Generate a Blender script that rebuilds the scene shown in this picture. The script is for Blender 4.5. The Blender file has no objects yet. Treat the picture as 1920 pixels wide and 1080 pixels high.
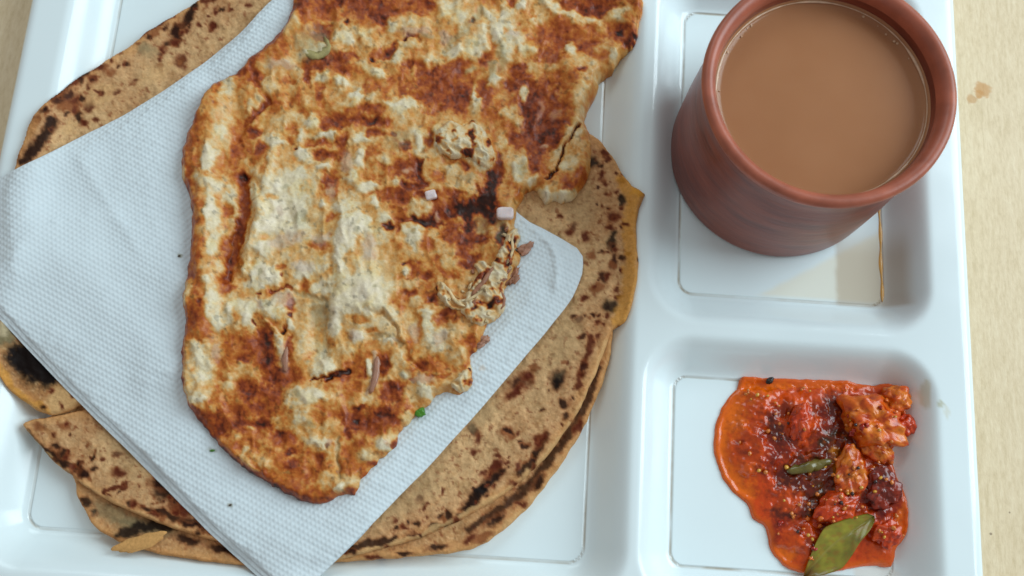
import bpy, math, random
import numpy as np
from mathutils import Matrix, Vector
scene = bpy.context.scene
S = 0.01                                   # all builder numbers are centimetres

# ---------------------------------------------------------------- camera
FPX = 1780.0
HC = 33.0
_n = np.array([928 - 960, 974 - 540, FPX]); _n /= np.linalg.norm(_n)
_v = np.array([480, -7310, FPX]); _v -= _v.dot(_n) * _n; _v /= np.linalg.norm(_v)
EZ = -_n; EY = _v; EX = np.cross(EY, EZ)
cam_data = bpy.data.cameras.new('camera')
cam = bpy.data.objects.new('camera', cam_data)
scene.collection.objects.link(cam)
cam_data.sensor_width = 36.0
cam_data.lens = 36.0 * FPX / 1920.0
cam_data.clip_start = 0.01
cam_data.clip_end = 50.0
cam.matrix_world = Matrix((
    (EX[0], -EX[1], -EX[2], 0),
    (EY[0], -EY[1], -EY[2], 0),
    (EZ[0], -EZ[1], -EZ[2], HC * S),
    (0, 0, 0, 1)))
scene.camera = cam
cam_data.dof.use_dof = True
cam_data.dof.focus_distance = 0.325
cam_data.dof.aperture_fstop = 13.0

# ---------------------------------------------------------------- world and lamps
world = bpy.data.worlds.new('World'); scene.world = world; world.use_nodes = True
bg = world.node_tree.nodes['Background']
bg.inputs['Color'].default_value = (0.92, 0.90, 0.88, 1); bg.inputs['Strength'].default_value = 0.36

def area(name, loc, target, sx, sy, energy, color):
    l = bpy.data.lights.new(name, 'AREA'); l.shape = 'RECTANGLE'; l.size = sx; l.size_y = sy
    l.energy = energy; l.color = color
    o = bpy.data.objects.new(name, l); scene.collection.objects.link(o)
    o.location = loc
    o.rotation_euler = (Vector(target) - Vector(loc)).to_track_quat('-Z', 'Y').to_euler()
    return o
area('window_light', (0.95, 0.42, 0.72), (0, 0.06, 0), 0.9, 0.75, 13.2, (0.81, 0.97, 1.04))
area('added_far_light', (-0.35, 1.2, 1.0), (0, 0.08, 0), 0.8, 0.5, 4.0, (0.78, 0.95, 1.0))  # added lamp at the far left, for reflections on the tray floor
scene.view_settings.view_transform = 'Standard'
scene.view_settings.look = 'None'
scene.view_settings.exposure = 0.0
scene.view_settings.gamma = 1.0
scene.cycles.filter_width = 1.6

# ---------------------------------------------------------------- helpers
def unp(u, w, z):
    u = np.asarray(u, float); w = np.asarray(w, float)
    a = (u - 960); b = (w - 540)
    dx = a * EX[0] + b * EX[1] + FPX * EX[2]
    dy = a * EY[0] + b * EY[1] + FPX * EY[2]
    dz = a * EZ[0] + b * EZ[1] + FPX * EZ[2]
    t = (z - HC) / dz
    return dx * t, dy * t

def sm(a, b, x):
    t = np.clip((x - a) / (b - a), 0, 1); return t * t * (3 - 2 * t)

_rng = np.random.default_rng(7)
_T = _rng.random((256, 256)) * 2 * math.pi
_TX = np.cos(_T); _TY = np.sin(_T)
def vnoise(x, y, seed=0):
    x = np.asarray(x, float) + seed * 17.31; y = np.asarray(y, float) + seed * 9.77
    ix = np.floor(x).astype(int); iy = np.floor(y).astype(int)
    fx = x - ix; fy = y - iy
    ux = fx ** 3 * (fx * (fx * 6 - 15) + 10); uy = fy ** 3 * (fy * (fy * 6 - 15) + 10)
    def g(a, b):
        p = (ix + a) & 255; q = (iy + b) & 255
        return _TX[p, q] * (fx - a) + _TY[p, q] * (fy - b)
    return ((g(0, 0) * (1 - ux) + g(1, 0) * ux) * (1 - uy) + (g(0, 1) * (1 - ux) + g(1, 1) * ux) * uy) * 1.75
def fbm(x, y, scale, octv=4, seed=0, gain=0.5):
    r = 0; amp = 1.0; tot = 0; x = np.asarray(x, float) / scale; y = np.asarray(y, float) / scale
    for i in range(octv):
        c, s = math.cos(i * 1.1), math.sin(i * 1.1)
        r = r + amp * vnoise(x * c - y * s, x * s + y * c, seed + i * 3); tot += amp
        amp *= gain; x = x * 2.03; y = y * 2.03
    return r / tot

def lin(c):
    c = np.asarray(c, float) / 255.0
    return np.where(c <= 0.04045, c / 12.92, ((c + 0.055) / 1.055) ** 2.4)

def poly_near(px, py, poly, closed=True):
    """distance and nearest point to a polyline; sign by winding when closed"""
    P = np.asarray(poly, float); n = len(P)
    best = np.full(px.shape, 1e18); bx = np.zeros(px.shape); by = np.zeros(px.shape)
    inside = np.zeros(px.shape, bool)
    for i in range(n if closed else n - 1):
        ax, ay = P[i]; cx, cy = P[(i + 1) % n]
        ex, ey = cx - ax, cy - ay; L = ex * ex + ey * ey + 1e-12
        t = np.clip(((px - ax) * ex + (py - ay) * ey) / L, 0, 1)
        qx = ax + t * ex; qy = ay + t * ey
        d = (px - qx) ** 2 + (py - qy) ** 2
        m = d < best; best = np.where(m, d, best); bx = np.where(m, qx, bx); by = np.where(m, qy, by)
        if closed and ay != cy:
            c = ((ay > py) != (cy > py)) & (px < (cx - ax) * (py - ay) / (cy - ay) + ax)
            inside ^= c
    d = np.sqrt(best)
    return (np.where(inside, d, -d) if closed else d), bx, by

def spline(pts, seg=9.0, closed=True):
    P = np.asarray(pts, float); n = len(P); out = []
    for i in range(n if closed else n - 1):
        g = (lambda k: P[k % n]) if closed else (lambda k: P[min(max(k, 0), n - 1)])
        p0, p1, p2, p3 = g(i - 1), g(i), g(i + 1), g(i + 2)
        k = max(1, int(np.hypot(*(p2 - p1)) / seg))
        for j in range(k):
            t = j / k
            c = 0.5 * ((2 * p1) + (-p0 + p2) * t + (2 * p0 - 5 * p1 + 4 * p2 - p3) * t * t + (-p0 + 3 * p1 - 3 * p2 + p3) * t ** 3)
            l = p1 * (1 - t) + p2 * t
            out.append(0.6 * c + 0.4 * l)
    if not closed: out.append(P[-1])
    return np.array(out)

def ragged(P, amp, scale, seed):
    P = np.asarray(P, float); d = np.roll(P, -1, 0) - np.roll(P, 1, 0)
    nrm = np.stack([d[:, 1], -d[:, 0]], 1); nrm /= np.linalg.norm(nrm, axis=1)[:, None] + 1e-9
    return P + nrm * (fbm(P[:, 0], P[:, 1], scale, 3, seed) * amp)[:, None]

def mesh_obj(name, V, F, mat=None, parent=None, smooth=True, col=None, cm=True):
    V = np.asarray(V, float) * (S if cm else 1)
    m = bpy.data.meshes.new(name)
    F = [f for f in F] if not isinstance(F, np.ndarray) else F
    if isinstance(F, np.ndarray):
        k = F.shape[1]
        m.vertices.add(len(V)); m.vertices.foreach_set('co', V.astype(np.float32).ravel())
        m.loops.add(F.size); m.loops.foreach_set('vertex_index', F.astype(np.int32).ravel())
        m.polygons.add(len(F)); m.polygons.foreach_set('loop_start', np.arange(0, F.size, k, dtype=np.int32))
        m.polygons.foreach_set('loop_total', np.full(len(F), k, np.int32))
        m.update(calc_edges=True)
    else:
        m.from_pydata([tuple(v) for v in V], [], F); m.update()
    if smooth: m.polygons.foreach_set('use_smooth', np.ones(len(m.polygons), bool))
    if col is not None:
        a = m.attributes.new('Col', 'FLOAT_COLOR', 'POINT')
        c = np.ones((len(V), 4), np.float32); c[:, :3] = col; a.data.foreach_set('color', c.ravel())
    if mat: m.materials.append(mat)
    o = bpy.data.objects.new(name, m); scene.collection.objects.link(o)
    if parent: o.parent = parent
    return o

def tag(o, label=None, cat=None, group=None, kind=None):
    if label: o['label'] = label
    if cat: o['category'] = cat
    if group: o['group'] = group
    if kind: o['kind'] = kind
    return o

# ---------------------------------------------------------------- materials
def mat_new(name):
    m = bpy.data.materials.new(name); m.use_nodes = True
    nt = m.node_tree; b = nt.nodes['Principled BSDF']
    return m, nt, b
def N(nt, typ, **kw):
    n = nt.nodes.new(typ)
    for k, v in kw.items():
        if k in n.inputs: n.inputs[k].default_value = v
        else: setattr(n, k, v)
    return n
def food_mat(name, rough=0.5, rvar=0.15, bump=0.25, bscale=260, sss=0.0, coat=0.0, tint=0.12, spec=0.5, attr='Col'):
    m, nt, b = mat_new(name); L = nt.links.new
    a = N(nt, 'ShaderNodeAttribute'); a.attribute_name = attr
    tc = N(nt, 'ShaderNodeTexCoord')
    n1 = N(nt, 'ShaderNodeTexNoise', Scale=bscale, Detail=6.0, Roughness=0.65); L(tc.outputs['Object'], n1.inputs['Vector'])
    n2 = N(nt, 'ShaderNodeTexNoise', Scale=bscale * 3.1, Detail=4.0, Roughness=0.7); L(tc.outputs['Object'], n2.inputs['Vector'])
    mr = N(nt, 'ShaderNodeMapRange'); mr.inputs['From Min'].default_value = 0.25; mr.inputs['From Max'].default_value = 0.75
    mr.inputs['To Min'].default_value = 1 - tint; mr.inputs['To Max'].default_value = 1 + tint
    L(n2.outputs['Fac'], mr.inputs['Value'])
    vm = N(nt, 'ShaderNodeVectorMath', operation='SCALE'); L(a.outputs['Color'], vm.inputs[0]); L(mr.outputs['Result'], vm.inputs['Scale'])
    L(vm.outputs['Vector'], b.inputs['Base Color'])
    r = N(nt, 'ShaderNodeMapRange'); r.inputs['From Min'].default_value = 0.3; r.inputs['From Max'].default_value = 0.7
    r.inputs['To Min'].default_value = rough - rvar; r.inputs['To Max'].default_value = rough + rvar
    L(n1.outputs['Fac'], r.inputs['Value']); L(r.outputs['Result'], b.inputs['Roughness'])
    bp = N(nt, 'ShaderNodeBump', Strength=bump, Distance=0.0012); L(n1.outputs['Fac'], bp.inputs['Height'])
    bp2 = N(nt, 'ShaderNodeBump', Strength=bump * 0.7, Distance=0.0005); L(n2.outputs['Fac'], bp2.inputs['Height']); L(bp.outputs['Normal'], bp2.inputs['Normal'])
    L(bp2.outputs['Normal'], b.inputs['Normal'])
    b.inputs['Specular IOR Level'].default_value = spec
    if sss: b.inputs['Subsurface Weight'].default_value = sss; b.inputs['Subsurface Radius'].default_value = (0.004, 0.002, 0.001); b.inputs['Subsurface Scale'].default_value = 0.5
    if coat: b.inputs['Coat Weight'].default_value = coat; b.inputs['Coat Roughness'].default_value = 0.12
    return m
def flat_mat(name, rgb, rough=0.5, spec=0.5, bump=0.0, bscale=300, coat=0.0, var=0.1, sss=0.0, trans=0.0):
    m, nt, b = mat_new(name); L = nt.links.new
    tc = N(nt, 'ShaderNodeTexCoord')
    n1 = N(nt, 'ShaderNodeTexNoise', Scale=bscale, Detail=5.0); L(tc.outputs['Object'], n1.inputs['Vector'])
    c = lin(rgb); cr = N(nt, 'ShaderNodeValToRGB')
    cr.color_ramp.elements[0].position = 0.3; cr.color_ramp.elements[0].color = (*(c * (1 - var)), 1)
    cr.color_ramp.elements[1].position = 0.7; cr.color_ramp.elements[1].color = (*np.clip(c * (1 + var), 0, 1), 1)
    L(n1.outputs['Fac'], cr.inputs['Fac']); L(cr.outputs['Color'], b.inputs['Base Color'])
    b.inputs['Roughness'].default_value = rough; b.inputs['Specular IOR Level'].default_value = spec
    if bump:
        bp = N(nt, 'ShaderNodeBump', Strength=bump, Distance=0.0008); L(n1.outputs['Fac'], bp.inputs['Height']); L(bp.outputs['Normal'], b.inputs['Normal'])
    if coat: b.inputs['Coat Weight'].default_value = coat; b.inputs['Coat Roughness'].default_value = 0.08
    if sss: b.inputs['Subsurface Weight'].default_value = sss; b.inputs['Subsurface Radius'].default_value = (0.004, 0.003, 0.002); b.inputs['Subsurface Scale'].default_value = 0.5
    if trans: b.inputs['Transmission Weight'].default_value = trans
    return m

# ---------------------------------------------------------------- tabletop
def table_material():
    m, nt, b = mat_new('pale_wood_laminate'); L = nt.links.new
    tc = N(nt, 'ShaderNodeTexCoord')
    mp = N(nt, 'ShaderNodeMapping'); mp.inputs['Scale'].default_value = (1, 0.13, 1); L(tc.outputs['Object'], mp.inputs['Vector'])
    g = N(nt, 'ShaderNodeTexNoise', Scale=620.0, Detail=5.0, Roughness=0.6); L(mp.outputs['Vector'], g.inputs['Vector'])
    mp2 = N(nt, 'ShaderNodeMapping'); mp2.inputs['Scale'].default_value = (1, 0.35, 1); L(tc.outputs['Object'], mp2.inputs['Vector'])
    g2 = N(nt, 'ShaderNodeTexNoise', Scale=900.0, Detail=3.0, Roughness=0.7); L(mp2.outputs['Vector'], g2.inputs['Vector'])
    big = N(nt, 'ShaderNodeTexNoise', Scale=22.0, Detail=3.0); L(tc.outputs['Object'], big.inputs['Vector'])
    mx = N(nt, 'ShaderNodeMath', operation='MULTIPLY_ADD'); mx.inputs[1].default_value = 1.1; L(g2.outputs['Fac'], mx.inputs[0]); L(g.outputs['Fac'], mx.inputs[2])
    mx2 = N(nt, 'ShaderNodeMath', operation='MULTIPLY_ADD'); mx2.inputs[1].default_value = 0.5; L(big.outputs['Fac'], mx2.inputs[0]); L(mx.outputs[0], mx2.inputs[2])
    cr = N(nt, 'ShaderNodeValToRGB'); e = cr.color_ramp.elements
    e[0].position = 0.0; e[0].color = (*lin((211, 189, 150)), 1)
    e[1].position = 1.0; e[1].color = (*lin((233, 214, 180)), 1)
    x = cr.color_ramp.elements.new(0.5); x.color = (*lin((224, 203, 167)), 1)
    nr = N(nt, 'ShaderNodeMapRange'); nr.inputs['From Min'].default_value = 0.98; nr.inputs['From Max'].default_value = 1.62; L(mx2.outputs[0], nr.inputs['Value'])
    L(nr.outputs['Result'], cr.inputs['Fac'])
    # the brown drip stain and specks lying on the wood
    col = cr.outputs['Color']
    for (px, py, r, c, st) in ((1842, 168, 0.36, (196, 140, 70), 0.75), (1822, 186, 0.22, (190, 135, 65), 0.6), (1836, 176, 0.2, (196, 140, 70), 0.7), (1893, 961, 0.035, (110, 80, 50), 0.7), (1858, 1001, 0.05, (100, 76, 50), 0.7)):
        x0, y0 = unp(px, py, -0.7)
        sub = N(nt, 'ShaderNodeVectorMath', operation='SUBTRACT'); L(tc.outputs['Object'], sub.inputs[0]); sub.inputs[1].default_value = (float(x0) * S, float(y0) * S, -0.007)
        ln = N(nt, 'ShaderNodeVectorMath', operation='LENGTH'); L(sub.outputs[0], ln.inputs[0])
        nz = N(nt, 'ShaderNodeTexNoise', Scale=420.0, Detail=2.0); L(tc.outputs['Object'], nz.inputs['Vector'])
        ad = N(nt, 'ShaderNodeMath', operation='MULTIPLY_ADD'); L(nz.outputs['Fac'], ad.inputs[0]); ad.inputs[1].default_value = r * S * 0.9; L(ln.outputs['Value'], ad.inputs[2])
        mr = N(nt, 'ShaderNodeMapRange'); mr.inputs['From Min'].default_value = r * S * 1.15; mr.inputs['From Max'].default_value = r * S * 1.5
        mr.inputs['To Min'].default_value = st; mr.inputs['To Max'].default_value = 0.0; L(ad.outputs[0], mr.inputs['Value'])
        mix = N(nt, 'ShaderNodeMix', data_type='RGBA'); L(mr.outputs['Result'], mix.inputs['Factor']); L(col, mix.inputs[6]); mix.inputs[7].default_value = (*lin(c), 1)
        col = mix.outputs[2]
    L(col, b.inputs['Base Color'])
    b.inputs['Roughness'].default_value = 0.55
    bp = N(nt, 'ShaderNodeBump', Strength=0.25, Distance=0.0004); L(mx.outputs[0], bp.inputs['Height']); L(bp.outputs['Normal'], b.inputs['Normal'])
    return m
zt = -0.7
tv = [(x, y, z) for z in (zt, zt - 2) for x, y in ((-60, -45), (60, -45), (60, 75), (-60, 75))]
table = mesh_obj('tabletop', tv, [(0, 1, 2, 3), (7, 6, 5, 4), (0, 4, 5, 1), (1, 5, 6, 2), (2, 6, 7, 3), (3, 7, 4, 0)], table_material(), smooth=False)
tag(table, 'pale wood laminate table top with fine grain and a small brown stain', kind='structure')

# ---------------------------------------------------------------- serving tray
RIM = 1.20
def rrect(x, y, x0, x1, y0, y1, r):
    cx, cy = (x0 + x1) / 2, (y0 + y1) / 2; hx, hy = (x1 - x0) / 2 - r, (y1 - y0) / 2 - r
    qx = np.abs(x - cx) - hx; qy = np.abs(y - cy) - hy
    return np.hypot(np.maximum(qx, 0), np.maximum(qy, 0)) + np.minimum(np.maximum(qx, qy), 0) - r
WELLS = [(-15.6, 3.03, -1.25, 18.9, 0.55), (6.03, 13.38, 8.28, 19.45, 0.5), (5.95, 13.42, -1.12, 5.28, 0.45)]
OUT = (-18.43, 16.02, -4.4, 21.9, 1.3)
def tray_h(x, y):
    h = np.full(np.shape(x), 1e9)
    for i, (a, b, c, d, r) in enumerate(WELLS):
        s = rrect(x, y, a, b, c, d, r)
        w = 1.3 if i else 1.38
        t = np.clip((s - 0.05) / w, 0, 1)
        p = (t * t * (3 - 2 * t)) * 0.8 + 0.2 * np.sin(t * math.pi / 2)
        h = np.minimum(h, RIM * p)
    return h
def tray_floor_d(x, y):
    d = np.full(np.shape(x), 1e9)
    for (a, b, c, dd, r) in WELLS: d = np.minimum(d, np.abs(rrect(x, y, a, b, c, dd, r)))
    return d

def grid_mesh(inside, U, V, step, poly):
    """quads of a grid inside a closed polygon, border snapped on to it; returns u,v,sd,faces,border edges"""
    sd, bx, by = poly_near(U, V, poly)
    ny, nx = U.shape
    idx = np.arange(nx * ny).reshape(ny, nx)
    sc = (sd[:-1, :-1] + sd[1:, :-1] + sd[:-1, 1:] + sd[1:, 1:]) / 4
    mn = np.minimum(np.minimum(sd[:-1, :-1], sd[1:, :-1]), np.minimum(sd[:-1, 1:], sd[1:, 1:]))
    k = (sc > 0) & (mn > -step)
    f = np.stack([idx[:-1, :-1][k], idx[1:, :-1][k], idx[1:, 1:][k], idx[:-1, 1:][k]], 1)
    u = U.ravel().copy(); v = V.ravel().copy(); s = sd.ravel().copy()
    used = np.unique(f); remap = -np.ones(nx * ny, int); remap[used] = np.arange(len(used))
    f = remap[f]; u = u[used]; v = v[used]; s = s[used]; bx = bx.ravel()[used]; by = by.ravel()[used]
    e = np.concatenate([f[:, [0, 1]], f[:, [1, 2]], f[:, [2, 3]], f[:, [3, 0]]])
    key = np.minimum(e[:, 0], e[:, 1]) * (len(u) + 1) + np.maximum(e[:, 0], e[:, 1])
    _, inv, cnt = np.unique(key, return_inverse=True, return_counts=True)
    be = e[cnt[inv] == 1]
    bv = np.unique(be)
    m = (s < 0); m[bv] = True
    u[m] = bx[m]; v[m] = by[m]; s[m] = 0
    return u, v, s, f, be

def build_tray():
    a, b, c, d, r = OUT
    t = []
    for cx, cy, a0 in ((b - r, d - r, 0), (a + r, d - r, 90), (a + r, c + r, 180), (b - r, c + r, 270)):
        for k in range(13): t.append((cx + r * math.cos(math.radians(a0 + k * 7.5)), cy + r * math.sin(math.radians(a0 + k * 7.5))))
    st = 0.085
    X, Y = np.meshgrid(np.arange(a - .2, b + .3, st), np.arange(c - .2, d + .3, st))
    x, y, s, f, be = grid_mesh(None, X, Y, st, t)
    f = f[:, ::-1]; be = be[:, ::-1]
    z = tray_h(x, y)
    er = 0.42
    tt = np.clip(s / er, 0, 1)
    z = z - 0.30 * (1 - np.sqrt(np.clip(1 - (1 - tt) ** 2, 0, 1)))
    z = z + 0.012 * fbm(x, y, 3.0, 2, 5)
    n = len(x); V = np.stack([x, y, z], 1)
    fl = tray_floor_d(x, y); 
    # outer wall: three rings going down, slightly drawn in
    bv = np.unique(be); mp = -np.ones(n, int)
    rings = [V]; F = [f]; cur = dict(zip(bv.tolist(), bv.tolist()))
    prev = np.arange(n); total = n
    cx, cy = (a + b) / 2, (c + d) / 2
    for dz, sh in ((0.9, 0.999), (-0.12, 0.990), (-0.7, 0.978)):
        P = V[bv].copy(); P[:, 0] = cx + (P[:, 0] - cx) * sh; P[:, 1] = cy + (P[:, 1] - cy) * sh; P[:, 2] = dz
        new = -np.ones(n, int); new[bv] = total + np.arange(len(bv)); total += len(bv)
        rings.append(P)
        F.append(np.stack([prev[be[:, 1]], prev[be[:, 0]], new[be[:, 0]], new[be[:, 1]]], 1)); prev = new
    V2 = np.concatenate(rings); F = np.concatenate(F)
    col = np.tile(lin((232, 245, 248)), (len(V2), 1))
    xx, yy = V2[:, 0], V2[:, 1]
    def stain(px, py, rx, ry, c, al, nz=0.3):
        x0, y0 = unp(px, py, 0.0); dd = np.hypot((xx - x0) / rx, (yy - y0) / ry) + nz * fbm(xx, yy, 0.5, 3, 3)
        w = sm(1.1, 0.75, dd)[:, None] * al; col[:] = col * (1 - w) + lin(c) * w
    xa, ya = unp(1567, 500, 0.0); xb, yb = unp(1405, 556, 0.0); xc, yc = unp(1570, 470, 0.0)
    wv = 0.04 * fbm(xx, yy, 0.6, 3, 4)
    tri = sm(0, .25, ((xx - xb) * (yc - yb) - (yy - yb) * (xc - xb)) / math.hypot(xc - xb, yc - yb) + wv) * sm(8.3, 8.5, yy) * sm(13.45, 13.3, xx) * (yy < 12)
    w = tri[:, None] * 0.4; col[:] = col * (1 - w) + lin((240, 222, 178)) * w  # creamy triangle: bright reflection below the cup painted into the floor colour
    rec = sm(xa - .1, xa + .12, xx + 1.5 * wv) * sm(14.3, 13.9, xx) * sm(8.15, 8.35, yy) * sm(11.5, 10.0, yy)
    w = rec[:, None] * 0.55; col[:] = col * (1 - w) + lin((180, 156, 124)) * w  # tan rectangle: the cup's shadow and reflection painted into the tray colour
    stain(1712, 745, 0.16, 0.5, (190, 170, 110), 0.45)
    stain(1735, 765, 0.12, 0.16, (170, 160, 90), 0.5)
    stain(1745, 780, 0.1, 0.25, (210, 200, 160), 0.35)
    stain(1640, 1075, 0.8, 0.25, (225, 190, 160), 0.3)
    m, nt, b_ = mat_new('white_melamine'); L = nt.links.new
    at = N(nt, 'ShaderNodeAttribute'); at.attribute_name = 'Col'
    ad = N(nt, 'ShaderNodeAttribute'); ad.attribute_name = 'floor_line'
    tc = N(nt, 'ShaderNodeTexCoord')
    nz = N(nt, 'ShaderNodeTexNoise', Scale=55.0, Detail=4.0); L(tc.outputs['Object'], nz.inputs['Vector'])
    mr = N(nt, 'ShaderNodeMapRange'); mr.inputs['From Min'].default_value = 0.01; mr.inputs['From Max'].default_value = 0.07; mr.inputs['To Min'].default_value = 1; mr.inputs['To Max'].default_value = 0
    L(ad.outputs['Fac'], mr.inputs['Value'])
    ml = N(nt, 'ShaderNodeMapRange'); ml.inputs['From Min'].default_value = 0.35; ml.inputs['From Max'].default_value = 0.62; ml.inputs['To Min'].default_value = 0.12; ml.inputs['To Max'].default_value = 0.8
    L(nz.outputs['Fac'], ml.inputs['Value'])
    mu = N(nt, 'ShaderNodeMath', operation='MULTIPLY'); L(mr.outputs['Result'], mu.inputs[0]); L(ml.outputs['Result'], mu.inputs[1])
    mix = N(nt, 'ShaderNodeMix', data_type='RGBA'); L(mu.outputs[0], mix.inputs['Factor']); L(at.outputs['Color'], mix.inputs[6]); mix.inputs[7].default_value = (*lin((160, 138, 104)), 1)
    L(mix.outputs[2], b_.inputs['Base Color'])
    n3 = N(nt, 'ShaderNodeTexNoise', Scale=30.0, Detail=3.0); L(tc.outputs['Object'], n3.inputs['Vector'])
    rr = N(nt, 'ShaderNodeMapRange'); rr.inputs['From Min'].default_value = 0.3; rr.inputs['From Max'].default_value = 0.7; rr.inputs['To Min'].default_value = 0.08; rr.inputs['To Max'].default_value = 0.24
    L(n3.outputs['Fac'], rr.inputs['Value']); L(rr.outputs['Result'], b_.inputs['Roughness'])
    bp = N(nt, 'ShaderNodeBump', Strength=0.6, Distance=0.0006); bp.invert = True; L(mr.outputs['Result'], bp.inputs['Height']); L(bp.outputs['Normal'], b_.inputs['Normal'])
    b_.inputs['Subsurface Weight'].default_value = 0.0
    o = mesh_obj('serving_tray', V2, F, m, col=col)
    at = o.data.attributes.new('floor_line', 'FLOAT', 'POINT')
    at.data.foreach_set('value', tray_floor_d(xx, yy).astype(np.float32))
    tag(o, 'large white glossy compartment tray with three square wells holding all the food', 'tray')
    return o
tray = build_tray()

# ---------------------------------------------------------------- support height map (what each layer rests on)
HS = 0.1; HX0, HY0 = -24.0, -8.0; HNX, HNY = 420, 340
_gx, _gy = np.meshgrid(HX0 + HS * np.arange(HNX), HY0 + HS * np.arange(HNY))
hm = np.where((_gx > OUT[0]) & (_gx < OUT[1]) & (_gy > OUT[2]) & (_gy < OUT[3]), tray_h(_gx, _gy), zt)
def blur(a, rad):
    k = max(1, int(round(rad / HS)))
    for _ in range(2):
        for ax in (0, 1):
            p = np.pad(a, [(k, k) if i == ax else (0, 0) for i in (0, 1)], mode='edge')
            c = np.cumsum(p, ax); c = np.insert(c, 0, 0, axis=ax)
            n = a.shape[ax]; w = 2 * k + 1
            a = (np.take(c, np.arange(w, w + n), ax) - np.take(c, np.arange(0, n), ax)) / w
    return a
def samp(a, x, y):
    fx = np.clip((x - HX0) / HS, 0, HNX - 1.01); fy = np.clip((y - HY0) / HS, 0, HNY - 1.01)
    ix = fx.astype(int); iy = fy.astype(int); fx = fx - ix; fy = fy - iy
    return (a[iy, ix] * (1 - fx) + a[iy, ix + 1] * fx) * (1 - fy) + (a[iy + 1, ix] * (1 - fx) + a[iy + 1, ix + 1] * fx) * fy

def sheet(name, poly, step, thick, erad, stiff, hfun, cfun, mat, parent=None, eps=0.03, base=None, drop=1.0, update=True, clear=0.15):
    """a draped layer: outline in photo pixels cast on to the layer's own height, relief and colour per vertex"""
    global hm
    poly = np.asarray(poly, float)
    if base is None:
        base = np.maximum(hm, blur(hm, stiff)); base = np.maximum(blur(base, clear), hm * 0.98) + eps
        base = np.maximum(base, blur(base, 0.1))
    x0, y0 = poly.min(0); x1, y1 = poly.max(0)
    U, V = np.meshgrid(np.arange(x0 - step, x1 + 2 * step, step), np.arange(y0 - step, y1 + 2 * step, step))
    u, v, s, f, be = grid_mesh(None, U, V, step, poly)
    z = np.full(u.shape, 1.5)
    for _ in range(5):
        x, y = unp(u, v, z); z = 0.5 * z + 0.5 * (samp(base, x, y) + thick * 0.8)
    x, y = unp(u, v, z); zb = samp(base, x, y)
    sc = s / 54.0
    t = np.clip(sc / erad, 0, 1); prof = np.sqrt(np.clip(1 - (1 - t) ** 2, 0, 1))
    col, hh = cfun(u, v, s)
    h = hfun(u, v, s) + hh
    z = zb + thick * prof + h * sm(0, erad * 1.2, sc)
    z = np.maximum(z, zb + .3 * thick * prof)
    n = len(x); P = np.stack([x, y, z], 1)
    bv = np.unique(be); new = -np.ones(n, int); new[bv] = n + np.arange(len(bv))
    B = P[bv].copy(); B[:, 2] = np.minimum(zb[bv], samp(hm, x[bv], y[bv]) + 0.01) if drop > 0 else zb[bv]
    F = np.concatenate([f, np.stack([be[:, 1], be[:, 0], new[be[:, 0]], new[be[:, 1]]], 1)])
    o = mesh_obj(name, np.concatenate([P, B]), F, mat, parent, col=np.concatenate([col, col[bv]]))
    if update:
        ix = np.clip(((x - HX0) / HS).round().astype(int), 0, HNX - 1); iy = np.clip(((y - HY0) / HS).round().astype(int), 0, HNY - 1)
        np.maximum.at(hm, (iy, ix), z)
    return o, (lambda px, py: samp(hm, *unp(px, py, 1.5)))

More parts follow.
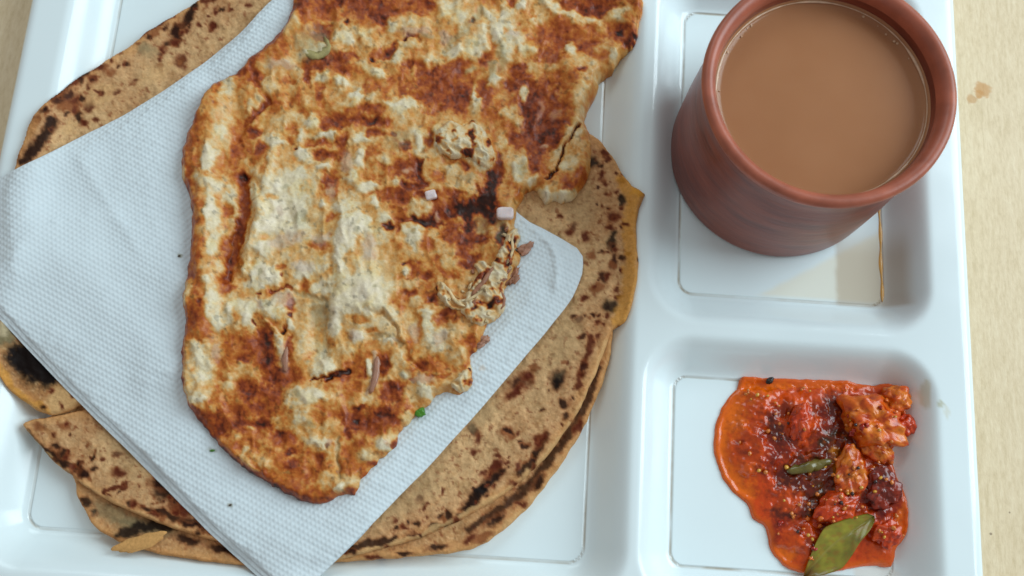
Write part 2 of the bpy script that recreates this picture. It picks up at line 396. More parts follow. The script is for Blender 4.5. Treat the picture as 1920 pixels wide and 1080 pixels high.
# colours named by what they are (sRGB as a surface in plain light)
PAL = {
 'C': (220, 184, 128), 'P': (208, 190, 154), 'W': (224, 214, 190), 'Y': (212, 148, 52), 'O': (202, 116, 44),
 'B': (172, 82, 28), 'R': (132, 52, 20), 'D': (54, 20, 13), 'T': (176, 146, 104), 'G': (142, 138, 104),
 'V': (184, 156, 146), 'K': (40, 17, 11), 'S': (122, 114, 84), 'E': (222, 150, 40), 'Q': (104, 38, 18)}
HGT = {'C': .05, 'P': .07, 'W': .11, 'Y': .0, 'O': .0, 'B': -.03, 'R': -.06, 'D': -.10, 'T': -.0, 'G': .02, 'V': .03, 'K': -.02, 'S': -.03, 'E': .02, 'Q': -.02}
def paint(u, v, col, hh, spec, wa=7.0, ws=26.0, seed=0, hk=1.0, soft=0.42, rag=0.42, fat=1.0):
    wu = u + fbm(u, v, ws, 3, seed + 1) * wa * 1.6; wv = v + fbm(u, v, ws, 3, seed + 2) * wa * 1.6
    nz = fbm(u, v, 9.0, 3, seed + 4, 0.65) * rag
    for line in spec.strip().splitlines():
        for item in line.split(';'):
            p = item.split()
            if not p: continue
            if p[0] == '~':            # stroke: ~ colour width alpha height x y x y ...
                c, w, al, dh = p[1], float(p[2]), float(p[3]), float(p[4]); q = np.array([float(k) for k in p[5:]]).reshape(-1, 2)
                m = (wu > q[:, 0].min() - 3 * w) & (wu < q[:, 0].max() + 3 * w) & (wv > q[:, 1].min() - 3 * w) & (wv < q[:, 1].max() + 3 * w)
                if not m.any(): continue
                d, _, _ = poly_near(wu[m], wv[m], spline(q, 8, False), False); d = d / w / fat
                gh = dh
            else:                      # patch: colour x y rx ry [angle] [alpha]
                c = p[0]; x, y, rx, ry = map(float, p[1:5]); an = math.radians(float(p[5]) if len(p) > 5 else 0); al = float(p[6]) if len(p) > 6 else 0.92
                R = 1.7 * max(rx, ry); m = (np.abs(wu - x) < R) & (np.abs(wv - y) < R)
                if not m.any(): continue
                dx = wu[m] - x; dy = wv[m] - y; ca, sa = math.cos(an), math.sin(an)
                d = np.hypot((dx * ca + dy * sa) / rx, (-dx * sa + dy * ca) / ry) / fat; gh = HGT.get(c, 0) * hk
            if fat != 1.0 and c in 'DRQ':
                a = (sm(2.0, .7, d + nz[m]) * al * .6)[:, None]; col[m] = col[m] * (1 - a) + lin(PAL['H']) * a
            a = sm(1 + soft, 1 - soft, d + nz[m]) * al
            if c != '.': col[m] = col[m] * (1 - a[:, None]) + lin(PAL[c]) * a[:, None]
            hh[m] += gh * sm(1.5, 0.3, d)
    return col, hh

# ---------------------------------------------------------------- rotis
PAL_EGG = dict(PAL); PAL.update({'R': (88, 30, 14), 'O': (190, 130, 76), 'B': (140, 82, 46), 'Q': (52, 18, 10), 'D': (30, 11, 7), 'K': (20, 11, 9), 'C': (212, 170, 116), 'H': (160, 88, 48), 'E': (214, 150, 56)})
roti_mat = food_mat('roti_crust', rough=0.62, bump=0.35, bscale=330, tint=0.2, spec=0.12)
def roti_base(u, v, s, seed, tone=(210, 170, 122)):
    n = len(u)
    col = np.tile(lin(tone), (n, 1))
    a = fbm(u, v, 60, 4, seed)[:, None]; col = col * (1 + 0.20 * a)
    b = sm(0.05, 0.5, fbm(u, v, 22, 4, seed + 5))[:, None] * 0.45; col = col * (1 - b) + lin((200, 164, 118)) * b
    b = sm(0.12, 0.5, fbm(u, v, 30, 4, seed + 9))[:, None] * 0.5; col = col * (1 - b) + lin((168, 132, 86)) * b
    # oily translucent blisters with darker rings, and dry paler flour patches
    w1 = fbm(u, v, 19, 3, seed + 25, .5)
    p = (sm(.06, .16, w1) * sm(.34, .20, w1))[:, None] * .26; col = col * (1 - p) + lin((146, 104, 66)) * p
    p = sm(.24, .42, w1)[:, None] * .45; col = col * (1 - p) + lin((214, 172, 120)) * p
    p = sm(.1, .5, fbm(u, v, 120, 3, seed + 27))[:, None] * .35; col = col * (1 - p) + lin((168, 108, 62)) * p
    e = (sm(75, 20, s + 22 * fbm(u, v, 45, 3, seed + 29)) * .26)[:, None]; col = col * (1 - e) + lin((176, 108, 62)) * e
    # small scorched pores
    p = sm(0.30, 0.50, fbm(u, v, 14, 3, seed + 13))[:, None] * 0.75; col = col * (1 - p) + lin((132, 66, 34)) * p
    p = sm(-.05, .4, fbm(u, v, 10, 4, seed + 15, .65))[:, None] * 0.35; col = col * (1 - p) + col * np.array([.70, .50, .34]) * p
    p = sm(0.05, .5, fbm(u, v, 8, 4, seed + 16, .65))[:, None] * 0.55; col = col * (1 - p) + lin((226, 184, 134)) * p
    p = sm(0.36, 0.6, fbm(u, v, 8, 2, seed + 17))[:, None] * 0.5; col = col * (1 - p) + lin((140, 84, 52)) * p
    e = sm(26, 4, s + 10 * fbm(u, v, 25, 3, seed + 21))[:, None] * 0.55; col = col * (1 - e) + lin((214, 156, 96)) * e
    hh = np.zeros(n)
    return col, hh
def roti_h(u, v, s, seed):
    return 0.07 * fbm(u, v, 90, 3, seed) + 0.05 * fbm(u, v, 30, 3, seed + 2) + 0.016 * fbm(u, v, 9, 2, seed + 3) + 0.03 * sm(.2, .5, fbm(u, v, 22, 2, seed + 6))

# bottom roti
PB = ragged(spline([(142, 932), (160, 968), (182, 996), (228, 1020), (300, 1040), (400, 1056), (470, 1062), (620, 1056), (760, 1046), (860, 1036), (915, 1016), (985, 958), (1040, 890),
      (1088, 815), (1122, 740), (1143, 680), (1150, 620), (1150, 540), (1120, 300), (1000, 100), (700, 60), (350, 140), (160, 300), (100, 500), (90, 700), (118, 860), (138, 905)]), 3, 30, 2)
SB = """
~ D 8 .85 0 1120 690 1096 760 1060 822 1018 876 980 922 930 960 880 992
~ C 5 .5 0 1146 690 1110 790 1040 895 950 985
D 160 942 11 8 20;D 176 960 6 5;S 215 965 45 18 25 .6;S 280 990 60 12 15 .6
~ K 11 .95 0 226 1004 250 994 285 986 330 984
D 420 1030 30 7 10;D 350 1012 25 8 10;D 480 1046 25 6;B 540 1050 25 5
D 1010 905 16 7 -50;D 930 975 20 7 -35;R 880 1010 16 7 -30;D 820 1026 20 6 -10;R 1085 800 8 14 20;R 700 1045 18 4;D 760 1038 14 4;R 975 945 10 5;B 905 1008 22 7 -30
~ O 4 .6 0 190 998 300 1038 420 1056
"""
roti_bottom, _ = sheet('roti', PB, 3.0, 0.26, 0.16, 1.6, lambda u, v, s: roti_h(u, v, s, 11),
    lambda u, v, s: paint(u, v, *roti_base(u, v, s, 31, (202, 158, 108)), SB, 5, 20, 3, 0.2, .42, .30, 0.98), roti_mat)
tag(roti_bottom, 'lowest roti of the stack, scorched edge showing beneath the upper one', 'roti', 'rotis stacked in the big well')

# top roti
PT = ragged(spline([(24, 316), (38, 270), (58, 216), (95, 180), (150, 140), (228, 92), (280, 52), (345, 14), (400, -22), (520, -75), (700, -110), (880, -100), (1000, -30), (1060, 80), (1085, 200),
      (1098, 242), (1128, 262), (1150, 290), (1166, 318), (1186, 346), (1211, 362), (1200, 388), (1194, 430), (1198, 500), (1190, 560), (1172, 602), (1148, 618), (1138, 650), (1120, 695),
      (1090, 762), (1050, 825), (1002, 880), (945, 928), (865, 974), (785, 1010), (700, 1034), (620, 1052), (540, 1046), (430, 1022), (350, 1000), (280, 976), (210, 945), (150, 908), (100, 868), (62, 826), (38, 797),
      (62, 784), (110, 776), (160, 762), (150, 700), (60, 600), (18, 450), (14, 370)]), 3, 34, 4)
ST = """
~ D 9 .95 0 162 138 140 148 118 164 96 182;~ D 6 .8 0 150 152 128 150 108 172
R 186 128 14 8;R 175 150 8 5;R 140 192 14 12;Q 128 178 14 8 -30;R 168 203 9 8;D 150 220 6 16 -20;R 138 208 8 6;Q 110 190 12 8;B 120 200 16 10;R 156 232 7 5;R 182 225 6 4
~ D 10 .95 0 98 230 84 256 62 282 46 302;D 84 209 10 8;R 70 225 6 8;O 62 240 8 24 25 .6;O 180 110 40 12 -32 .5
~ R 8 .9 0 262 62 282 48 305 34 318 30;~ D 7 .95 0 365 14 348 40 334 56 330 80;D 318 80 12 6 -20;R 305 92 7 7;R 300 102 6 4;D 330 62 8 20 20
R 390 3 16 4;R 373 45 4 6;R 338 116 11 10;B 338 116 6 6;B 256 84 5 4;R 253 150 7 4;R 218 174 8 4;R 235 120 5 3;B 300 122 9 5;T 280 98 18 12 0 .7;S 270 90 14 8 0 .5;R 328 31 4 5;R 402 50 4 4;B 292 60 16 7 -30;R 430 20 5 4;R 465 8 6 5
~ D 9 .95 -.02 52 816 68 836 90 850 112 862 130 876 158 888;D 106 838 13 7 20;D 122 852 12 8;D 158 888 12 10;R 90 866 10 6;O 110 884 24 8 40 .6;O 140 912 28 8 35 .6;R 126 890 10 6 40
D 175 857 6 6;R 219 852 9 5;R 222 886 12 9;~ R 4 .9 0 196 924 212 914 228 916 240 908;R 205 932 6 5;B 122 800 14 8;R 126 795 5 4;B 76 800 14 8;O 95 812 22 7 30 .5
D 312 922 28 19 30;D 300 905 16 12;Q 335 945 18 12 20;D 246 943 10 6;R 270 950 6 4;D 282 958 18 6 15;~ D 7 .9 0 300 960 330 972 352 976 385 990;R 345 958 20 10 15;B 400 1000 20 6;D 360 985 20 5 15;R 290 968 12 4
D 1047 712 13 20 20;K 1045 714 7 12 20;D 1058 757 9 8;~ R 6 .9 0 1108 636 1100 670 1088 700 1084 724;Q 1094 690 7 14
Q 975 718 24 14 -35;R 965 735 20 7 -35;R 990 705 12 7;B 1000 690 12 7;~ D 8 .95 -.01 1024 816 1008 842 1000 862;~ D 7 .9 0 1000 866 984 878 974 886;R 1012 825 16 8 -50
~ D 11 .97 -.02 938 884 915 905 900 924 876 952;K 905 918 16 9 -45;R 928 876 20 8 -40;R 890 846 9 6;D 886 806 13 7 35;R 896 822 6 10;B 950 812 18 13;D 952 808 12 5 30;B 956 820 8 5;T 905 780 40 16 -40 .5
R 788 937 6 6;R 800 946 3 4;R 796 953 5 4;R 932 855 5 5;R 952 866 4 4;R 962 906 9 6;D 842 968 8 10;R 853 985 6 4;~ D 6 .9 0 862 966 840 984 808 990
D 782 1003 22 7 -8;~ D 7 .9 0 740 1010 712 1016 690 1020 660 1028;R 760 990 8 4;R 640 1036 22 6;B 585 1040 24 6;R 655 1010 10 5
K 1111 304 13 12;R 1133 288 8 6;R 1137 298 5 5;R 1129 332 5 8;D 1095 267 5 5;R 1165 342 8 5;K 1165 376 7 10;R 1151 407 12 8;K 1148 450 8 23;R 1144 425 6 6
Q 1151 490 6 16 10;Q 1132 518 10 12;K 1143 576 14 12;R 1158 560 7 6;R 1072 427 6 9;R 1050 405 4 5;R 1068 437 6 6;R 1099 443 6 9;R 1085 600 6 7;R 1122 605 6 6;R 1095 560 5 5;B 1110 480 10 10;R 1178 478 6 5;B 1120 540 14 9
~ E 13 .62 .03 1166 340 1186 372 1180 430 1182 500 1176 556 1158 600;E 1196 362 14 9 0 .9
~ C 5 .65 .02 1138 640 1106 730 1058 812 1000 878 940 925 860 970 770 1010 640 1046
~ C 3 .5 .02 44 800 100 866 160 912 240 956 330 990
T 1090 390 30 40 0 .4;T 760 930 80 30 -30 .45;T 260 830 60 40 30 .45;T 1060 640 30 60 20 .4;C 190 180 30 16 -30 .5;C 130 240 20 10 -30 .5;C 290 140 40 14 -30 .4;C 180 165 20 10 0 .5
"""
_rd = random.Random(21)
def speckle(pts, n, spread):
    out = []
    for _ in range(n):
        k = _rd.randrange(len(pts) - 1); t = _rd.random(); x = pts[k][0] * (1 - t) + pts[k + 1][0] * t; y = pts[k][1] * (1 - t) + pts[k + 1][1] * t
        r = _rd.uniform(2.2, 6.0); out.append('%s %.0f %.0f %.1f %.1f %d .9' % (_rd.choice('DRQRB'), x + _rd.gauss(0, spread), y + _rd.gauss(0, spread), r, r * _rd.uniform(.7, 1.3), _rd.randrange(180)))
    return ';'.join(out)
ST += speckle([(1120, 300), (1150, 420), (1140, 540), (1100, 660), (1040, 790), (950, 890), (830, 970), (700, 1015)], 110, 24) + '\n' + speckle([(60, 240), (130, 180), (230, 120), (330, 60), (420, 10)], 45, 22) + '\n' + speckle([(80, 820), (170, 880), (280, 930), (390, 985)], 40, 20) + '\n'
roti_top, _ = sheet('roti', PT, 2.6, 0.24, 0.15, 1.8, lambda u, v, s: roti_h(u, v, s, 41),
    lambda u, v, s: paint(u, v, *roti_base(u, v, s, 51), ST, 5, 20, 5, 0.2, .42, .30, 0.98), roti_mat)
tag(roti_top, 'broad upper roti with yellow egg-coated right edge, lying under napkin and omelette', 'roti', 'rotis stacked in the big well')

# third roti, mostly hidden by the napkin, blackened patch at its edge, grey patch painting the shaded gap above
PF = ragged(spline([(-30, 640), (-12, 690), (6, 722), (34, 748), (64, 768), (92, 778), (124, 770), (152, 756), (230, 740), (330, 700), (420, 620), (380, 480), (240, 400), (80, 420), (-20, 520), (-44, 590)]), 2, 30, 6)
SF = """
~ C 8 .8 0 40 756 90 772 150 752;C 112 745 26 16 -20
~ E 7 .6 .01 -20 665 8 700 22 728 48 748 88 768;O 60 745 14 8 30 .6
K 62 684 48 34 30 1;K 90 704 22 22 0 1;K 40 668 30 24 0 1;K 80 690 30 28 0 1;R 98 732 6 4;D 84 764 7 4;R 116 762 4 6;R 140 742 5 4
S 6 625 26 24 0 .9;P 4 616 16 16 0 .6
"""
roti_f, _ = sheet('roti', PF, 3.0, 0.2, 0.14, 1.2, lambda u, v, s: roti_h(u, v, s, 61),
    lambda u, v, s: paint(u, v, *roti_base(u, v, s, 71, (188, 146, 96)), SF, 4, 20, 7, 0.2, .42, .30, 0.98), roti_mat)
tag(roti_f, 'roti peeking out beside the napkin with a large black burnt patch', 'roti', 'rotis stacked in the big well')

# ---------------------------------------------------------------- napkin
def napkin_material():
    m, nt, b = mat_new('embossed_paper'); L = nt.links.new
    tc = N(nt, 'ShaderNodeTexCoord')
    mp = N(nt, 'ShaderNodeMapping'); mp.inputs['Rotation'].default_value = (0, 0, math.radians(-14)); L(tc.outputs['Object'], mp.inputs['Vector'])
    sx = N(nt, 'ShaderNodeSeparateXYZ'); L(mp.outputs['Vector'], sx.inputs[0])
    kx = 2 * math.pi / 0.0026; ky = 2 * math.pi / 0.0021
    def mul(s, k):
        n = N(nt, 'ShaderNodeMath', operation='MULTIPLY'); L(s, n.inputs[0]); n.inputs[1].default_value = k; return n.outputs[0]
    def f(op, *a):
        n = N(nt, 'ShaderNodeMath', operation=op)
        for i, q in enumerate(a):
            if isinstance(q, (int, float)): n.inputs[i].default_value = q
            else: L(q, n.inputs[i])
        return n.outputs[0]
    cx = f('COSINE', mul(sx.outputs['X'], kx)); cy = f('COSINE', mul(sx.outputs['Y'], ky))
    dots = f('ADD', f('MULTIPLY', cx, cy), f('MULTIPLY', f('COSINE', mul(sx.outputs['X'], kx * 2)), 0.25))
    nz = N(nt, 'ShaderNodeTexNoise', Scale=1500.0, Detail=3.0); L(tc.outputs['Object'], nz.inputs['Vector'])
    h = f('ADD', dots, f('MULTIPLY', nz.outputs['Fac'], 0.9))
    bp = N(nt, 'ShaderNodeBump', Strength=0.32, Distance=0.00035); L(h, bp.inputs['Height']); L(bp.outputs['Normal'], b.inputs['Normal'])
    a = N(nt, 'ShaderNodeAttribute'); a.attribute_name = 'Col'; L(a.outputs['Color'], b.inputs['Base Color'])
    b.inputs['Roughness'].default_value = 0.85; b.inputs['Specular IOR Level'].default_value = 0.2
    b.inputs['Subsurface Weight'].default_value = 0.25; b.inputs['Subsurface Radius'].default_value = (0.003, 0.003, 0.003); b.inputs['Subsurface Scale'].default_value = 0.4
    return m
nap_mat = napkin_material()
NAPV = [(-170, 418), (-100, 374), (0, 330), (110, 276), (230, 214), (300, 172), (380, 116), (450, 58), (500, 6), (520, -12), (548, -6), (700, 130), (850, 280), (975, 402), (1020, 428), (1082, 464), (1093, 480), (1092, 512), (1074, 556),
        (1048, 592), (985, 668), (900, 768), (800, 878), (700, 980), (640, 1040), (588, 1090), (552, 1112), (508, 1082), (400, 985), (280, 862), (130, 715), (0, 578), (-100, 480), (-160, 432)]
napkin = bpy.data.objects.new('paper_napkin', None); scene.collection.objects.link(napkin)
tag(napkin, 'white embossed paper napkin folded in layers between the rotis and the omelette', 'napkin')
def nap_h(u, v, s):
    f = 0.05 * fbm(u, v, 260, 2, 81) + 0.008 * fbm(u, v, 40, 2, 82)
    d, _, _ = poly_near(u, v, [(985, 415), (1030, 455), (1046, 490), (1040, 540)], False)
    f = f + 0.05 * np.exp(-(d / 6.0) ** 2)
    d, _, _ = poly_near(u, v, [(385, 118), (400, 160), (420, 240)], False)
    for q, w, k in (([(60, 420), (200, 560), (330, 700)], 40, .03), ([(150, 300), (260, 470)], 12, .018), ([(700, 900), (880, 700), (1000, 560)], 16, .02), ([(300, 860), (520, 1040)], 60, .03), ([(20, 520), (170, 480), (330, 520)], 30, .02)):
        dd, _, _ = poly_near(u, v, q, False); f = f + k * np.exp(-(dd / w) ** 2)
    d2, _, _ = poly_near(u, v, [(980, 412), (1076, 470), (1084, 484), (1083, 510), (1040, 590)], False)
    f = f - 0.012 * np.exp(-((d2 - 7) / 3.0) ** 2) * (u > 960)
    return f - 0.05 * np.exp(-(d / 30.0) ** 2)
def nap_c(tone, seed=0):
    def c(u, v, s):
        col = np.tile(lin(tone), (len(u), 1)) * (1 + 0.02 * fbm(u, v, 50, 3, 91 + seed))[:, None]
        return paint(u, v, col, np.zeros(len(u)), "G 338 480 4 4 0 .8;G 432 947 4 3 0 .8;G 398 844 9 3 10 .5;C 1075 460 6 6 0 .15;C 905 690 6 6 0 .3" if not seed else '', 1, 20, 3, 0)
    return c
for k, (dx, dy, st) in enumerate(((-13, 15, 7.0), (-7, 8, 7.0), (0, 0, 3.2))):
    P = np.array(NAPV, float)
    P[:] += (dx * 0.8, dy * 0.8)
    if k < 2: P = np.where((P[:, :1] + P[:, 1:2] * 0.9 < 1000) | (P[:, 1:2] > 900), P, P - np.array([[10 - 3 * k, 8]]))
    P[:2 * 4, 1] += (12 if k < 2 else 0)
    sheet('ply', ragged(spline(P, 14), 1.2, 60, 20 + k), st, 0.05, 0.05, 2.6 if k == 0 else 0.3, nap_h, nap_c((217, 228, 233), 0 if k == 2 else 5), nap_mat, napkin, eps=0.06 if k else 0.03, drop=0, clear=0.5 if k == 0 else 0.12)

# ---------------------------------------------------------------- omelette
PAL.update(PAL_EGG)
OM = [(546, 14), (556, -40), (600, -110), (760, -150), (960, -150), (1130, -120), (1200, -60), (1206, 0), (1198, 50), (1190, 84), (1166, 104), (1150, 126), (1136, 134), (1124, 146), (1118, 172), (1104, 196), (1096, 222),
      (1104, 246), (1110, 284), (1106, 322), (1094, 350), (1078, 368), (1058, 378), (1040, 372), (1022, 378), (1012, 362), (1000, 350), (984, 360), (974, 378), (968, 398), (966, 420), (972, 440), (964, 462), (978, 480), (966, 505), (956, 530),
      (940, 548), (946, 572), (934, 596), (912, 606), (906, 632), (896, 652), (882, 668), (884, 696), (878, 722), (862, 742), (838, 734), (818, 742), (800, 762), (786, 770), (768, 792), (748, 812), (742, 836), (716, 856),
      (700, 874), (676, 900), (664, 928), (640, 926), (618, 940), (598, 946), (566, 940), (520, 918), (472, 888), (432, 860), (400, 824), (372, 790), (352, 764), (340, 720), (338, 660), (346, 600), (340, 560), (350, 505),
      (356, 450), (358, 400), (346, 345), (337, 322), (344, 262), (364, 214), (378, 178), (398, 154), (440, 134), (468, 104), (500, 80), (528, 50)]
